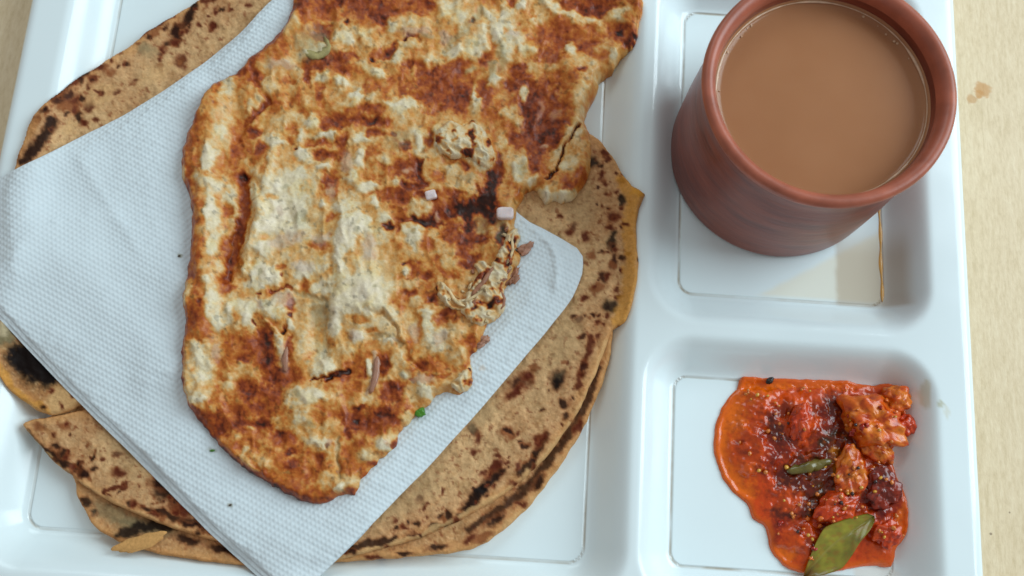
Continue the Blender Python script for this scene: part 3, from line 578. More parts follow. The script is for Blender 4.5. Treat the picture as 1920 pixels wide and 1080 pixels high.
SO = """
B 600 15 52 26;R 560 8 20 10 0 .7;C 550 56 14 24 20;G 590 84 34 30;P 585 105 26 12;T 568 70 14 16;R 600 66 20 16;Q 612 58 12 10;P 606 92 14 10 0 .8;O 520 92 26 20;B 475 118 8 26 15;B 482 148 16 12;B 508 82 8 5 -40;C 505 62 10 18 35
~ C 7 .85 .08 505 148 490 172 474 205;O 398 170 18 30 30;P 430 166 14 18;C 415 226 14 16 0 .8;Y 395 200 14 20
~ R 6 .9 -.10 502 192 482 212 462 234 445 262;~ R 5 .7 -.08 470 130 478 150 500 190;V 530 124 24 9;R 590 122 26 13;Q 610 112 16 8;R 625 108 14 12;R 578 140 8 26;P 606 146 14 12;C 506 166 16 15;O 540 152 14 6;P 572 192 9 10;C 545 226 32 14;P 585 230 14 12;R 614 234 18 12;B 600 180 10 20;O 560 190 18 20 0 .6;B 520 200 10 16 0 .6
R 690 18 54 24 8;Q 715 38 16 12;R 640 6 20 12;B 765 15 38 20;R 800 8 16 18;K 653 43 4.5 6;C 662 62 40 14;Y 640 24 18 12 0 .6;P 645 75 20 10;C 700 82 26 10;C 765 42 34 12;P 735 52 10 9;~ K 3 .85 -.12 758 72 770 67 780 70 788 77;V 780 60 28 8;G 800 68 10 4
P 848 22 22 24;C 870 12 18 16;P 864 46 8 18;T 840 48 16 14;~ G 7 .8 -.10 902 20 888 40 868 62 842 82 834 98;K 886 40 5 7;V 835 72 12 12;R 732 94 20 9 -35;R 725 108 10 9;Q 740 90 10 6 -30;R 645 108 20 11;Q 665 110 8 6;B 648 128 20 16;C 688 128 32 9 32;W 712 140 16 8 25;O 704 104 10 8;D 702 115 5 4;P 748 118 9 24;Y 790 100 16 30;C 770 86 20 8;W 812 118 16 13;G 818 114 6 5
R 770 122 18 10;R 832 160 62 40;B 800 190 30 20;R 860 190 30 22;B 850 150 30 12;O 752 152 22 22;B 760 174 14 10;P 642 156 12 9;W 671 180 10 19 35;C 655 194 18 8;W 756 200 31 12;P 770 192 12 16;C 752 226 28 12;O 700 165 20 8;C 700 188 9 9;O 690 172 14 6;R 650 226 36 12;O 660 212 20 8;B 695 206 30 9;R 702 228 34 11;Q 695 228 16 5;W 896 178 11 28 5;C 892 204 16 10;O 875 150 10 10
P 850 110 14 22;W 856 96 9 12;C 895 84 22 26;P 892 92 18 20;G 896 84 5 6;W 922 50 9 30 -18;P 905 66 8 20;C 880 108 12 8;B 858 124 22 12;G 882 132 12 8;B 912 115 14 12;G 924 132 8 16;W 926 150 9 16;R 905 168 14 20;O 912 200 12 18;R 925 180 16 14
P 955 32 16 24;Y 985 30 24 18;W 978 12 10 12;R 960 8 8 8;W 1003 46 9 12;C 1018 36 12 10;W 936 62 12 26;P 968 76 16 13;V 962 68 10 8;P 1018 76 11 9;G 940 110 10 26;P 950 96 12 20;P 985 96 14 10;R 1110 12 56 24;Q 1125 20 30 10;B 1070 12 20 10;~ P 8 .9 .05 1018 4 1045 22 1080 34 1118 50;G 1014 6 8 5
R 1165 64 26 22;P 1160 32 20 12;C 1170 38 10 8;O 1194 14 9 24;O 1180 40 10 12;K 1162 63 6 5;K 1188 72 7 9;Q 1178 82 10 8;B 1058 68 62 28;R 1052 80 16 12;O 1048 38 14 12;O 1092 64 22 14;C 1072 102 11 18;P 1070 96 8 12;B 1026 108 34 14;R 975 134 22 12;Q 978 128 12 8;C 1002 132 12 6;C 1038 132 10 6;P 1000 98 10 8;R 1100 88 20 9;O 1126 112 18 12;T 1140 90 16 7;P 1148 108 7 9;B 1105 100 14 8
C 1100 138 30 22 0 .8;T 1098 168 16 24 20 .8;Q 1089 137 8 6;O 1058 150 34 18;R 1000 180 42 34;R 1012 222 56 42;Q 990 200 14 30;Q 1030 235 22 14 0 .7;P 982 176 7 16;Y 945 184 20 22;O 940 205 20 18;C 955 214 14 12;C 970 225 10 14;C 1085 182 14 24 10;O 1064 200 10 24 0 .7;C 1084 206 10 20;V 1012 212 6 20 15 .6;V 1040 222 10 10 0 .6;R 965 158 22 14
O 365 262 20 32;B 360 250 12 12 0 .6;O 362 315 16 24;B 358 330 10 10;C 345 325 6 14;W 398 304 11 28 15;C 420 262 20 22;P 418 250 12 14;P 402 350 24 14;C 375 340 12 14;Y 370 370 12 22;O 368 400 10 56;K 364 395 3.5 4;~ P 10 .9 .06 398 356 404 400 406 450 402 474;W 405 398 12 20;P 435 370 12 14;O 455 270 24 30;B 440 290 8 24;R 480 250 16 10;O 450 250 14 20
~ R 11 .95 -.22 457 335 462 360 460 390 456 420 446 450 438 480 430 520;Q 458 336 14 15;D 458 334 9 9;Q 452 430 8 16;B 430 400 10 14;B 428 470 14 24;O 480 300 14 14;O 498 288 9 32;R 490 282 9 12
~ C 7 .85 .08 520 256 514 290 508 330 498 352;C 482 325 6 14;P 478 365 6 20;C 490 380 14 20;~ C 7 .8 .16 490 380 486 420 476 450 466 478 458 510;C 500 255 12 14;W 520 268 16 8;P 530 355 36 26;W 524 352 10 10;G 538 352 9 5;G 578 352 5 7;P 560 330 26 14;W 520 398 24 22 -40;V 528 398 8 8;W 504 428 20 16;P 566 396 26 36;G 566 410 10 18 20;P 545 430 26 12;C 545 360 14 8;V 538 452 40 12 -14;W 497 468 16 10;Y 515 375 10 7;G 585 375 6 24 0 .5
W 570 292 15 11;D 556 284 4 4;P 558 255 16 10;O 548 250 10 20;W 618 258 22 9;R 596 270 22 8;R 620 288 14 8;W 607 316 15 7;C 590 302 12 8;R 622 348 16 26;Q 614 340 14 10;V 622 360 7 14;C 592 352 6 10;R 605 292 22 9;T 600 404 26 30;T 610 450 24 22;V 606 452 18 12;B 622 410 9 9;P 606 384 6 6;C 575 440 14 12;Y 560 472 46 12;O 610 470 16 8;B 600 464 20 5
W 680 258 20 8;C 655 265 8 10;O 645 258 18 8;O 690 282 24 12;R 640 280 12 30;R 700 250 20 8;W 676 298 7 22;V 654 308 13 18;P 660 332 10 16;O 715 318 20 14;Y 712 322 10 10;C 722 302 20 7 20;S 748 262 20 20;T 742 268 10 6;Q 738 254 8 6;Q 760 276 10 8;T 756 248 8 8;W 786 270 8 24;R 806 262 9 16;P 835 266 22 16;~ W 7 .95 .14 822 272 840 282 858 268 862 250 852 240;W 828 258 14 18;G 842 264 10 8;B 836 246 12 5;P 880 282 34 22;~ W 6 .9 .1 852 288 880 276 900 286 914 300;P 906 296 20 22;W 910 310 9 14;G 905 262 8 16;G 888 256 10 10 0 .7;Q 874 262 8 7;C 890 240 20 8
C 808 300 22 20;Y 805 310 10 14;R 775 315 14 20;Q 785 306 9 6;R 752 318 18 17;V 764 322 6 5;~ Q 8 .95 -.08 785 310 784 330 798 344 772 352 760 350;B 720 365 34 12;R 750 372 24 14;R 790 366 20 8;O 700 340 16 10;W 690 352 22 8;C 660 340 20 6 25;P 742 344 8 9;Q 868 314 10 10;C 850 320 18 12;C 876 342 34 12 24;S 878 336 16 8;R 905 356 14 7 20;O 850 300 12 10 0 .7;O 822 330 14 14;~ C 3 .8 .06 835 345 858 358 880 366 908 366;R 852 364 22 9 15
Q 922 330 10 12;K 924 345 12 26 20;K 912 372 14 14;R 820 380 20 20;C 784 390 14 19;C 800 382 12 10;O 835 380 12 14;R 855 385 14 16;~ K 7 .95 -.06 775 410 795 416 810 418;K 806 416 18 12;K 870 394 22 18;K 895 386 20 14;Q 838 402 18 14;V 822 405 4 8;K 920 402 18 24;S 905 424 16 15;T 900 420 8 12;K 880 424 10 20;S 938 430 9 24;K 940 444 8 18;Q 900 448 22 12;R 870 450 18 14;R 850 430 16 14
W 665 418 18 22;W 686 425 14 20;G 672 434 5 4;C 655 378 26 18;P 640 394 16 12;W 702 380 8 14;Y 690 395 12 10;C 720 405 12 12;P 724 412 12 10;C 700 450 14 24;K 727 424 10 7;S 712 440 8 20 0 .5;W 775 446 15 24 -12;G 774 438 4 6;C 815 442 9 14;O 800 460 18 12;R 746 420 8 14;O 744 400 16 16;B 840 440 18 16;C 735 445 12 12;O 745 460 12 12;C 845 478 18 12;R 868 468 14 14;R 760 412 16 6
~ C 14 .8 .05 644 440 640 475 644 510 634 550 632 590 624 616;~ W 6 .8 .04 640 450 637 480 640 510;~ W 6 .8 .04 630 556 627 590 620 612;W 655 440 16 30;V 692 470 12 26
P 975 310 13 30 8;W 968 326 9 16;G 978 322 7 16;C 958 290 10 16;R 1002 310 12 30;O 1018 318 9 20;O 960 364 28 11;Y 952 364 14 8;Q 935 312 9 20;R 1010 268 46 26;R 960 262 26 12;Q 1030 262 20 12;V 1020 276 8 5;C 940 262 10 16;~ C 7 .9 .12 1082 232 1064 262 1048 290 1034 318;~ K 2.2 .95 -.22 1084 238 1066 272 1052 296 1040 322 1026 340;~ C 5 .9 .08 1090 245 1076 275 1062 300;C 1076 290 14 22;P 1060 318 14 14;O 1070 344 28 18;B 1066 350 14 12;B 1090 325 8 12;~ P 6 .95 .08 1012 358 1020 372 1042 370 1066 374 1082 362;W 1022 366 9 12;P 995 340 12 9
O 365 520 16 50;B 360 505 9 20;O 376 590 20 48;B 374 600 12 24;C 355 545 8 18;O 372 640 18 14;P 350 565 7 8;R 383 572 4 5;R 432 492 14 18;Q 430 488 8 10;B 424 540 14 20;R 426 515 7 12;~ P 10 .9 .08 396 530 402 560 402 590 412 612;C 415 500 8 14;O 444 505 12 18
W 492 510 28 14;W 508 522 18 16;P 480 535 20 12;B 527 503 11 5;K 530 517 4 4;G 490 514 3 6;V 572 500 20 12;P 568 512 18 14;B 575 538 10 14;P 605 540 14 12;C 600 500 16 14;~ D 3 .8 -.08 508 552 524 546 538 534 552 546;V 536 562 20 16;Q 544 572 9 14;K 546 590 7 5;~ K 3 .9 -.1 543 600 536 614 530 626;P 510 580 20 20;G 500 570 14 8
P 452 588 44 28;T 470 552 24 10;W 434 582 9 11;G 426 584 5 7;T 445 600 8 16;P 460 622 24 14;W 462 598 9 12;K 477 606 4 4;Y 490 600 8 6;K 486 553 4 4;V 490 575 10 8;~ S 5 .8 -.12 560 550 585 556 612 566 618 576;T 590 572 28 18;S 600 590 20 30;T 588 620 18 24;W 628 590 11 40;~ W 5 .9 .1 500 606 514 622 530 640;W 525 650 8 18;V 534 672 9 30;P 545 608 8 10;~ S 4 .7 -.12 605 610 612 640 604 668
R 498 650 22 46;Q 500 655 14 32;Q 506 690 16 22;R 470 668 22 14;Q 455 672 12 8;B 455 645 28 28;O 436 660 14 24;O 480 680 14 10;R 530 708 34 20;R 545 650 5 24;C 375 650 20 10;O 385 625 18 14;P 382 690 18 40;W 377 690 6 36;V 408 662 9 18;C 360 700 16 40;~ R 4 .8 -.03 344 640 340 680 340 730;O 420 700 14 30;C 438 706 14 9;C 572 650 16 34;Y 578 672 14 13;S 577 678 5 5;P 606 675 22 26;W 612 690 14 16;G 595 650 8 30 0 .5
C 700 532 40 42;W 690 555 34 32;C 690 500 20 22;W 735 590 9 14;Y 660 504 8 20;P 650 560 20 40;G 705 540 6 4;T 740 505 14 20;C 730 560 14 40;B 772 500 16 9;K 758 498 7 6;R 790 516 28 10;O 770 520 20 10;C 764 506 9 8;W 762 512 6 6;O 842 500 28 20;C 838 494 18 14;~ B 4 .7 0 820 480 822 500 836 520 862 520;R 880 482 22 10;Q 878 500 14 9;C 766 530 16 9;R 766 550 18 8;O 800 545 18 14;C 780 565 18 7;O 750 565 16 14;R 812 564 12 8;Q 808 562 7 6
~ T 5 .8 -.12 702 586 728 596 745 618 752 648 766 668 782 690;~ C 6 .8 .1 690 578 730 586 752 612 760 640;C 690 604 40 10;O 676 600 22 8;V 664 630 10 12;W 670 632 7 12;C 705 620 20 9;O 700 622 16 5;W 730 640 14 7;V 742 638 8 5;~ S 4 .8 -.1 702 636 716 630 738 632 752 648;O 680 665 16 16;Y 684 650 12 8;C 655 655 16 14;R 680 696 18 16;O 665 690 20 14;R 720 684 16 22;Q 724 680 7 8;C 750 680 16 24;O 770 650 10 30
~ V 5 .9 .05 704 662 702 690 698 718 692 740;W 693 690 5 14;W 802 600 13 26;P 795 592 10 14;O 786 615 6 24;V 778 622 9 20;P 822 636 24 26;V 826 632 14 14;W 835 622 8 7;S 800 652 4 3;S 775 660 4 4;B 840 598 18 14;O 820 600 8 12;R 838 586 16 5;C 850 620 14 18;R 882 646 9 20;O 872 670 9 30;O 800 680 22 10;R 792 686 14 10;O 830 692 28 10;~ B 3 .8 -.05 800 705 820 710 845 702;C 850 668 20 16;W 870 712 11 9;C 880 700 8 20;O 760 700 16 9
G 758 700 14 10;W 755 702 8 7;K 771 709 6 4;V 790 712 22 8;~ K 6 .9 -.14 620 708 638 702 652 692;~ D 2.5 .8 -.1 585 712 608 710 632 706;P 600 700 16 8;R 650 712 12 10
P 371 742 20 22;W 378 748 10 9;C 385 730 20 14;O 420 748 22 14;Y 425 742 12 10;C 430 725 14 7;R 472 734 24 22;Q 466 734 14 16;R 510 740 30 22;B 500 765 34 16;R 390 792 28 20;B 430 790 40 20;R 410 805 20 12;Q 495 795 18 13;R 460 800 26 16;R 530 820 26 14;B 450 770 30 14;C 472 805 10 6;O 480 815 18 12;Q 520 812 14 7
P 568 745 32 22;W 590 742 26 14;G 556 740 10 9;C 575 780 18 16;P 565 790 14 9;O 605 780 20 14;S 582 800 10 5;O 460 840 40 20;O 500 868 52 24;Y 485 856 26 14;C 500 870 18 8 30 .8;~ C 4 .7 .05 462 838 456 852 468 870 486 884;O 550 840 26 16;R 555 872 22 12;R 570 890 24 9;Q 546 848 10 5;O 590 870 30 26;B 600 860 14 12;O 560 900 36 14;C 612 905 14 16;O 600 920 22 12
P 600 828 18 12;W 606 832 12 9;S 616 836 6 5;K 616 836 3.5 4;V 620 830 6 8;C 620 800 16 12;~ S 4 .8 -.12 636 820 632 850 636 872 640 896;T 630 800 9 20;Y 650 735 20 18;O 640 770 12 16;O 665 728 20 12;R 700 790 46 24;R 660 790 18 20;Q 672 772 20 6 -40;Q 668 788 9 6;K 670 790 5 4;Q 722 775 14 14;R 735 735 26 18;Q 742 728 9 10;B 755 755 16 20;R 735 790 20 12;Q 650 812 9 12;O 700 816 26 7
C 722 828 30 12;W 720 836 20 9;V 724 834 9 6;C 765 784 11 16;P 770 800 8 8;S 758 816 5 5;C 780 740 22 18;P 800 735 18 9;~ W 4 .8 .04 790 722 806 732 812 748;O 680 836 22 14;O 655 850 16 18;C 690 856 18 12;C 650 900 20 14;O 660 880 22 14;Q 742 833 7 7;B 698 871 8 5;Q 663 923 6 7;C 672 905 12 10;O 648 868 10 10;W 640 915 10 8
"""
om_mat = food_mat('fried_egg_crust', rough=0.40, rvar=0.12, bump=0.14, bscale=420, tint=0.12, coat=0.0, spec=0.30, sss=0.0)
BROWN = {'W': .04, 'P': .14, 'C': .30, 'T': .46, 'Y': .50, 'O': .64, 'B': .76, 'R': .83, 'Q': .91, 'D': 1.0, 'K': 1.06}
RAMP = [(-.2, (230, 218, 196)), (0, (228, 212, 182)), (.15, (218, 202, 166)), (.30, (218, 181, 125)), (.45, (209, 149, 78)), (.60, (189, 107, 40)), (.75, (158, 72, 24)), (.88, (120, 46, 16)), (1.0, (58, 24, 11)), (1.2, (34, 16, 11))]
def brown_ramp(b):
    k = np.array([r[0] for r in RAMP]); c = np.array([lin(r[1]) for r in RAMP])
    return np.stack([np.interp(b, k, c[:, i]) for i in range(3)], 1)
def om_c(u, v, s):
    n = len(u); hh = np.zeros(n)
    b = 0.46 + 0.22 * fbm(u, v, 70, 4, 101, .55)
    e = sm(40, 5, s + 18 * fbm(u, v, 34, 3, 105)) * sm(760, 600, u); b = b + 0.26 * e
    wu = u + fbm(u, v, 24, 3, 10) * 9; wv = v + fbm(u, v, 24, 3, 11) * 9
    nz = fbm(u, v, 11.0, 3, 13, 0.6) * 0.42; later = []
    for line in SO.strip().splitlines():
        for item in line.split(';'):
            p = item.split()
            if not p: continue
            if p[0] == '~':
                c, w, al, dh = p[1], float(p[2]), float(p[3]), float(p[4]); q = np.array([float(k) for k in p[5:]]).reshape(-1, 2)
                m = (wu > q[:, 0].min() - 3 * w) & (wu < q[:, 0].max() + 3 * w) & (wv > q[:, 1].min() - 3 * w) & (wv < q[:, 1].max() + 3 * w)
                if not m.any(): continue
                d, _, _ = poly_near(wu[m], wv[m], spline(q, 8, False), False); d = d / w; gh = dh * .62
            else:
                c = p[0]; x, y, rx, ry = map(float, p[1:5]); an = math.radians(float(p[5]) if len(p) > 5 else 0); al = float(p[6]) if len(p) > 6 else 0.92
                m = (np.abs(wu - x) < 1.8 * max(rx, ry)) & (np.abs(wv - y) < 1.8 * max(rx, ry))
                if not m.any(): continue
                dx = wu[m] - x; dy = wv[m] - y; ca, sa = math.cos(an), math.sin(an)
                d = np.hypot((dx * ca + dy * sa) / rx, (-dx * sa + dy * ca) / ry); gh = HGT.get(c, 0) * .5
            a = sm(1.5, .5, d + nz[m]) * al
            if c in BROWN: b[m] = b[m] * (1 - a) + BROWN[c] * a
            else: later.append((m, c, sm(1.35, .6, d + nz[m]) * al * .62)); b[m] = b[m] * (1 - a * .6) + .3 * a * .6
            hh[m] += gh * sm(1.6, .2, d)
    e2 = sm(14, 2, s + 5 * fbm(u, v, 18, 3, 106)) * sm(745, 800, v) * sm(720, 560, u); b = np.maximum(b, e2 * .93)
    calm = 1 - 0.5 * np.exp(-(((u - 700) / 60) ** 2 + ((v - 545) / 75) ** 2)) - 0.3 * np.exp(-(((u - 530) / 70) ** 2 + ((v - 400) / 90) ** 2))
    n1 = fbm(u + 5 * fbm(u, v, 20, 2, 108), v + 5 * fbm(u, v, 20, 2, 109), 17, 3, 110, .5)
    n2 = fbm(u, v, 7.5, 3, 115, .6)
    b = b - .13 * np.exp(-(((u - 570) / 120) ** 2 + ((v - 450) / 150) ** 2)) - .10 * np.exp(-(((u - 700) / 60) ** 2 + ((v - 560) / 80) ** 2)) * (b < .8)
    b0 = b.copy()
    b = b + .015 - 0.20 * n1 * calm - 0.13 * n2 * calm + 0.12 * np.maximum(0, fbm(u, v, 9, 2, 117) - .3) * 2
    b = b - .015
    b = np.where(b0 > .9, np.maximum(b, .78), b)
    col = brown_ramp(b)
    g = sm(-.1, .4, fbm(u, v, 48, 3, 118))[:, None] * .28; col = col * (1 - g) + col * np.array([.93, 1.0, 1.05]) * g
    y = sm(.05, .45, fbm(u, v, 36, 3, 119))[:, None] * .5 * sm(.75, .45, b)[:, None]; col = col * (1 - y) + col * np.array([1.04, .97, .70]) * y
    for m, c, a in later:
        t = lin(PAL[c]); col[m] = col[m] * (1 - a[:, None]) + (t * .75 + col[m] * .25) * a[:, None]
    k = sm(.34, .5, fbm(u, v, 12, 2, 123)) * sm(.15, .0, fbm(u, v, 80, 2, 124)) * .7       # pepper specks
    col = col * (1 - (k * .55)[:, None])
    col = col * (1 + 0.12 * fbm(u, v, 4.5, 2, 121))[:, None]
    hh = hh + 0.016 * n1 * calm + 0.005 * n2 - 0.07 * (b0 - .45)
    return np.clip(col, 0, 1), hh
def om_h(u, v, s):
    r1 = 1 - np.abs(fbm(u * 1.25, v * 0.75, 70, 3, 131)) * 2.2
    r2 = 1 - np.abs(fbm(u, v, 26, 3, 133)) * 2.2
    h = 0.10 * r1 + 0.016 * r2 + 0.010 * fbm(u, v, 11, 3, 135, .6) + 0.003 * fbm(u, v, 5, 2, 137)
    h = h + 0.20 * sm(80, 6, s) * sm(2, 16, s) * (0.7 + 0.6 * fbm(u, v, 60, 2, 139))        # lifted rim
    for (q, w, k) in (([(400, 200), (390, 280), (392, 340), (385, 420), (392, 520), (380, 620)], 26, .22), ([(500, 300), (495, 380), (478, 460)], 22, .18),
                      ([(650, 430), (652, 520), (690, 565)], 46, .17), ([(1060, 120), (1085, 170), (1050, 260)], 22, .2), ([(850, 260), (900, 280)], 26, .2),
                      ([(450, 600), (520, 590)], 24, .12), ([(600, 600), (598, 660)], 20, -.22), ([(820, 420), (920, 400)], 24, -.14), ([(560, 780), (600, 740)], 34, .14)):
        d, _, _ = poly_near(u, v, q, False); h = h + 1.35 * k * np.exp(-(d / w) ** 2)
    return h
OMP = ragged(spline(OM, 6), 4.5, 16, 8)
omelette, omz = sheet('masala_omelette', OMP, 2.1, 0.20, 0.18, 2.2, lambda u, v, s: om_h(u, v, s), om_c, om_mat, eps=0.02, clear=0.6)
tag(omelette, 'torn golden brown masala omelette with crisp browned patches lying on the napkin', 'omelette')

def top_at(px, py):
    z = 1.5
    for _ in range(4):
        x, y = unp(px, py, z); z = 0.5 * z + 0.5 * float(samp(hm, x, y))
    x, y = unp(px, py, z); return float(x), float(y), z

def blob(name, px, py, rx, ry, rz, ang, mat, parent=None, seed=0, amp=0.25, freq=3.0, box=0.0, lift=0.5, tilt=0.0, nlat=14, nlon=22, z=None):
    """small irregular lump; box>0 squares it"""
    x0, y0, z0 = top_at(px, py)
    if z is not None: z0 = z
    V = []; rg = np.random.default_rng(seed + 900)
    ph = rg.random(6) * 6.28
    for i in range(nlat + 1):
        th = math.pi * i / nlat
        for j in range(nlon):
            f = 2 * math.pi * j / nlon
            p = np.array([math.sin(th) * math.cos(f), math.sin(th) * math.sin(f), math.cos(th)])
            if box: p = np.sign(p) * np.abs(p) ** (1 - box)
            k = 1 + amp * (0.5 * math.sin(freq * p[0] + ph[0]) * math.cos(freq * p[1] + ph[1]) + 0.35 * math.sin(2.1 * freq * p[1] + ph[2]) * math.cos(1.9 * freq * p[2] + ph[3]) + 0.25 * math.sin(3.7 * freq * p[0] + ph[4]) * math.sin(3.3 * freq * p[1] + ph[5]))
            V.append(p * k * np.array([rx, ry, rz]))
    V = np.array(V); ca, sa = math.cos(math.radians(ang)), math.sin(math.radians(ang))
    ct, st_ = math.cos(math.radians(tilt)), math.sin(math.radians(tilt))
    V[:, [0, 2]] = V[:, [0, 2]] @ np.array([[ct, st_], [-st_, ct]])
    V[:, :2] = V[:, :2] @ np.array([[ca, sa], [-sa, ca]])
    V += (x0, y0, z0 + rz * lift)
    F = [(i * nlon + j, (i + 1) * nlon + j, (i + 1) * nlon + (j + 1) % nlon, i * nlon + (j + 1) % nlon) for i in range(nlat) for j in range(nlon)]
    return mesh_obj(name, V, np.array(F), mat, parent)

onion_mat = flat_mat('raw_onion', (222, 206, 204), 0.3, 0.5, 0.2, 500, sss=0.3)
onion2_mat = flat_mat('cooked_onion', (168, 122, 100), 0.35, 0.5, 0.3, 400, sss=0.2)
green_mat = flat_mat('green_chilli_skin', (70, 128, 30), 0.3, 0.5, 0.1, 300)
eggw_mat = flat_mat('egg_white_shreds', (216, 190, 146), 0.5, 0.3, 0.8, 260, var=0.42)
eggb_mat = flat_mat('browned_shreds', (160, 108, 80), 0.45, 0.45, 0.5, 450, var=0.25)
chil_mat = flat_mat('cooked_chilli', (158, 146, 96), 0.5, 0.25, 0.5, 400, var=0.2)
def bitkw(o, lab=None):
    if lab: o['label'] = lab
    return o
bitkw(blob('onion_piece', 947, 402, .30, .22, .16, 4, onion_mat, omelette, 1, .06, box=.55, lift=.6), 'squarish pale raw onion piece at the torn edge')
bitkw(blob('onion_piece', 808, 367, .20, .17, .12, 20, onion_mat, omelette, 2, .08, box=.55), 'small square pale onion piece in the middle')
bitkw(blob('chilli_piece', 787, 773, .18, .17, .10, 0, green_mat, omelette, 3, .4, lift=.1), 'round bright green chilli bit on the lower edge')
for i, (px, py, rx, ry, an, m) in enumerate((
    (985, 467, .26, .16, 30, onion2_mat), (962, 520, .28, .14, 60, eggb_mat), (945, 512, .3, .12, 58, eggb_mat), (905, 640, .22, .16, 20, onion2_mat))):
    blob('onion_piece', px, py, rx, ry, .10, an, m, omelette, 20 + i, .8, 3.0, box=.3, lift=.15, nlat=20, nlon=30)

def strand(name, pts, r, mat, parent, seed=0, lift=0.6, flat=0.7):
    """a rough shred following points given on the picture, resting on what is below"""
    P = spline(pts, 7, False); Q = []
    for p in P:
        x, y, z = top_at(*p); Q.append((x, y, z + r * lift))
    Q = np.array(Q); k = np.ones(3) / 3
    if len(Q) > 4: Q[1:-1, 2] = np.convolve(Q[:, 2], k, 'valid')
    V = []; n = len(Q); m = 9
    for i in range(n):
        t = Q[min(i + 1, n - 1)] - Q[max(i - 1, 0)]; t /= np.linalg.norm(t) + 1e-9
        a = np.cross(t, (0, 0, 1)); a /= np.linalg.norm(a) + 1e-9; b = np.cross(a, t)
        rr = r * (1 + .45 * float(fbm(i * 1.0, seed * 7.3, 2.2, 2, seed))) * math.sqrt(max(0.04, 1 - abs(2 * i / (n - 1) - 1) ** 4))
        for j in range(m):
            f = 2 * math.pi * j / m; q = rr * (1 + .55 * float(fbm(i * .9, j * 1.3, 1.5, 1, seed + 3)))
            V.append(Q[i] + a * math.cos(f) * q + b * math.sin(f) * q * flat)
    F = [(i * m + j, i * m + (j + 1) % m, (i + 1) * m + (j + 1) % m, (i + 1) * m + j) for i in range(n - 1) for j in range(m)]
    F += [tuple(range(m - 1, -1, -1)), tuple((n - 1) * m + j for j in range(m))]
    return mesh_obj(name, V, F, mat, parent)
rt = random.Random(11)
def flap(outline, seed, thick, lab=None):
    def rr_(u, v):
        a = (u + v) * .7; b_ = (u - v) * .7
        a = a + 10 * fbm(u, v, 30, 2, seed); b_ = b_ + 10 * fbm(u, v, 30, 2, seed + 7)
        return 1 - np.abs(fbm(a * .55, b_ * 1.2, 24, 2, seed + 1)) * 2.4, fbm(u, v, 15, 3, seed + 2, .6)
    def h(u, v, s_):
        r1, r2 = rr_(u, v); return .10 * r1 + .07 * r2
    def c(u, v, s_):
        r1, r2 = rr_(u, v)
        b = .30 - .16 * r1 - .22 * r2 + .75 * sm(.02, .45, fbm(u, v, 24, 3, seed + 4)); col = brown_ramp(b)
        g = (sm(0, .4, fbm(u, v, 20, 2, seed + 5)) * .5)[:, None]; col = col * (1 - g) + col * np.array([.86, .93, 1.02]) * g
        return col, np.zeros(len(u))
    o, _ = sheet('egg_flap', ragged(spline(outline, 4), 4.0, 9, seed), 1.7, thick, .09, .15, h, c, om_mat, omelette, eps=.01, clear=.1)
    if lab: o['label'] = lab
flap([(968, 426), (976, 445), (966, 466), (960, 492), (952, 516), (944, 545), (948, 574), (928, 600), (902, 610), (880, 600), (862, 582), (838, 574), (820, 552), (820, 526), (836, 532), (852, 554), (868, 560), (882, 538), (896, 512), (888, 494), (904, 486), (920, 498), (930, 480), (942, 458), (952, 436)], 301, .12, 'pale crumpled torn flap at the ripped right edge')
flap([(816, 264), (822, 240), (842, 226), (866, 234), (884, 224), (904, 240), (918, 262), (928, 292), (918, 316), (896, 304), (876, 292), (852, 298), (830, 288)], 311, .07, 'pale crumpled bump right of the middle')
flap([(868, 694), (882, 690), (886, 712), (880, 728), (862, 736), (846, 722), (856, 708)], 321, .05)
SH = [([(966, 428), (960, 450), (962, 470), (950, 495)], .05), ([(826, 528), (842, 545), (856, 566), (872, 574)], .06),
      ([(925, 500), (905, 530), (884, 556)], .07), ([(938, 545), (946, 560), (940, 580)], .06), ([(868, 566), (890, 556), (912, 538)], .05)]
for i, (pts, r) in enumerate(SH):
    strand('egg_shred', pts, r, eggb_mat if i in (2, 3) else eggw_mat, omelette, 40 + i, lift=.0, flat=.5)
for i in range(14):      # torn bits round the ripped edge
    c = [(958, 445), (945, 520), (905, 560), (860, 560), (915, 590), (890, 520)][i % 6]
    blob('egg_crumb', c[0] + rt.uniform(-18, 16), c[1] + rt.uniform(-18, 18), rt.uniform(.05, .12), rt.uniform(.04, .07), rt.uniform(.04, .06), rt.uniform(0, 180), eggw_mat if rt.random() < .6 else eggb_mat, omelette, i, .8, lift=.0, nlat=8, nlon=12)
strand('chilli_ring', [(608, 68), (616, 86), (603, 101), (586, 104), (568, 94)], .15, chil_mat, omelette, 90, lift=-.35, flat=.5)['label'] = 'curled pale green chilli ring near the top'
strand('onion_strip', [(708, 668), (706, 690), (702, 715), (694, 738)], .11, onion2_mat, omelette, 91, lift=.1, flat=.5)
strand('onion_strip', [(538, 650), (534, 675), (536, 698)], .10, onion2_mat, omelette, 92, lift=.0, flat=.5)
# flake of crust curling off the bottom roti
flake = blob('crust_flake', 262, 1016, .82, .24, .07, 22, roti_mat, roti_bottom, 93, .35, 2.2, lift=.3, nlat=20, nlon=36)
c_ = np.ones((len(flake.data.vertices), 4), np.float32); c_[:, :3] = lin((206, 156, 96))
flake.data.attributes.new('Col', 'FLOAT_COLOR', 'POINT').data.foreach_set('color', c_.ravel())

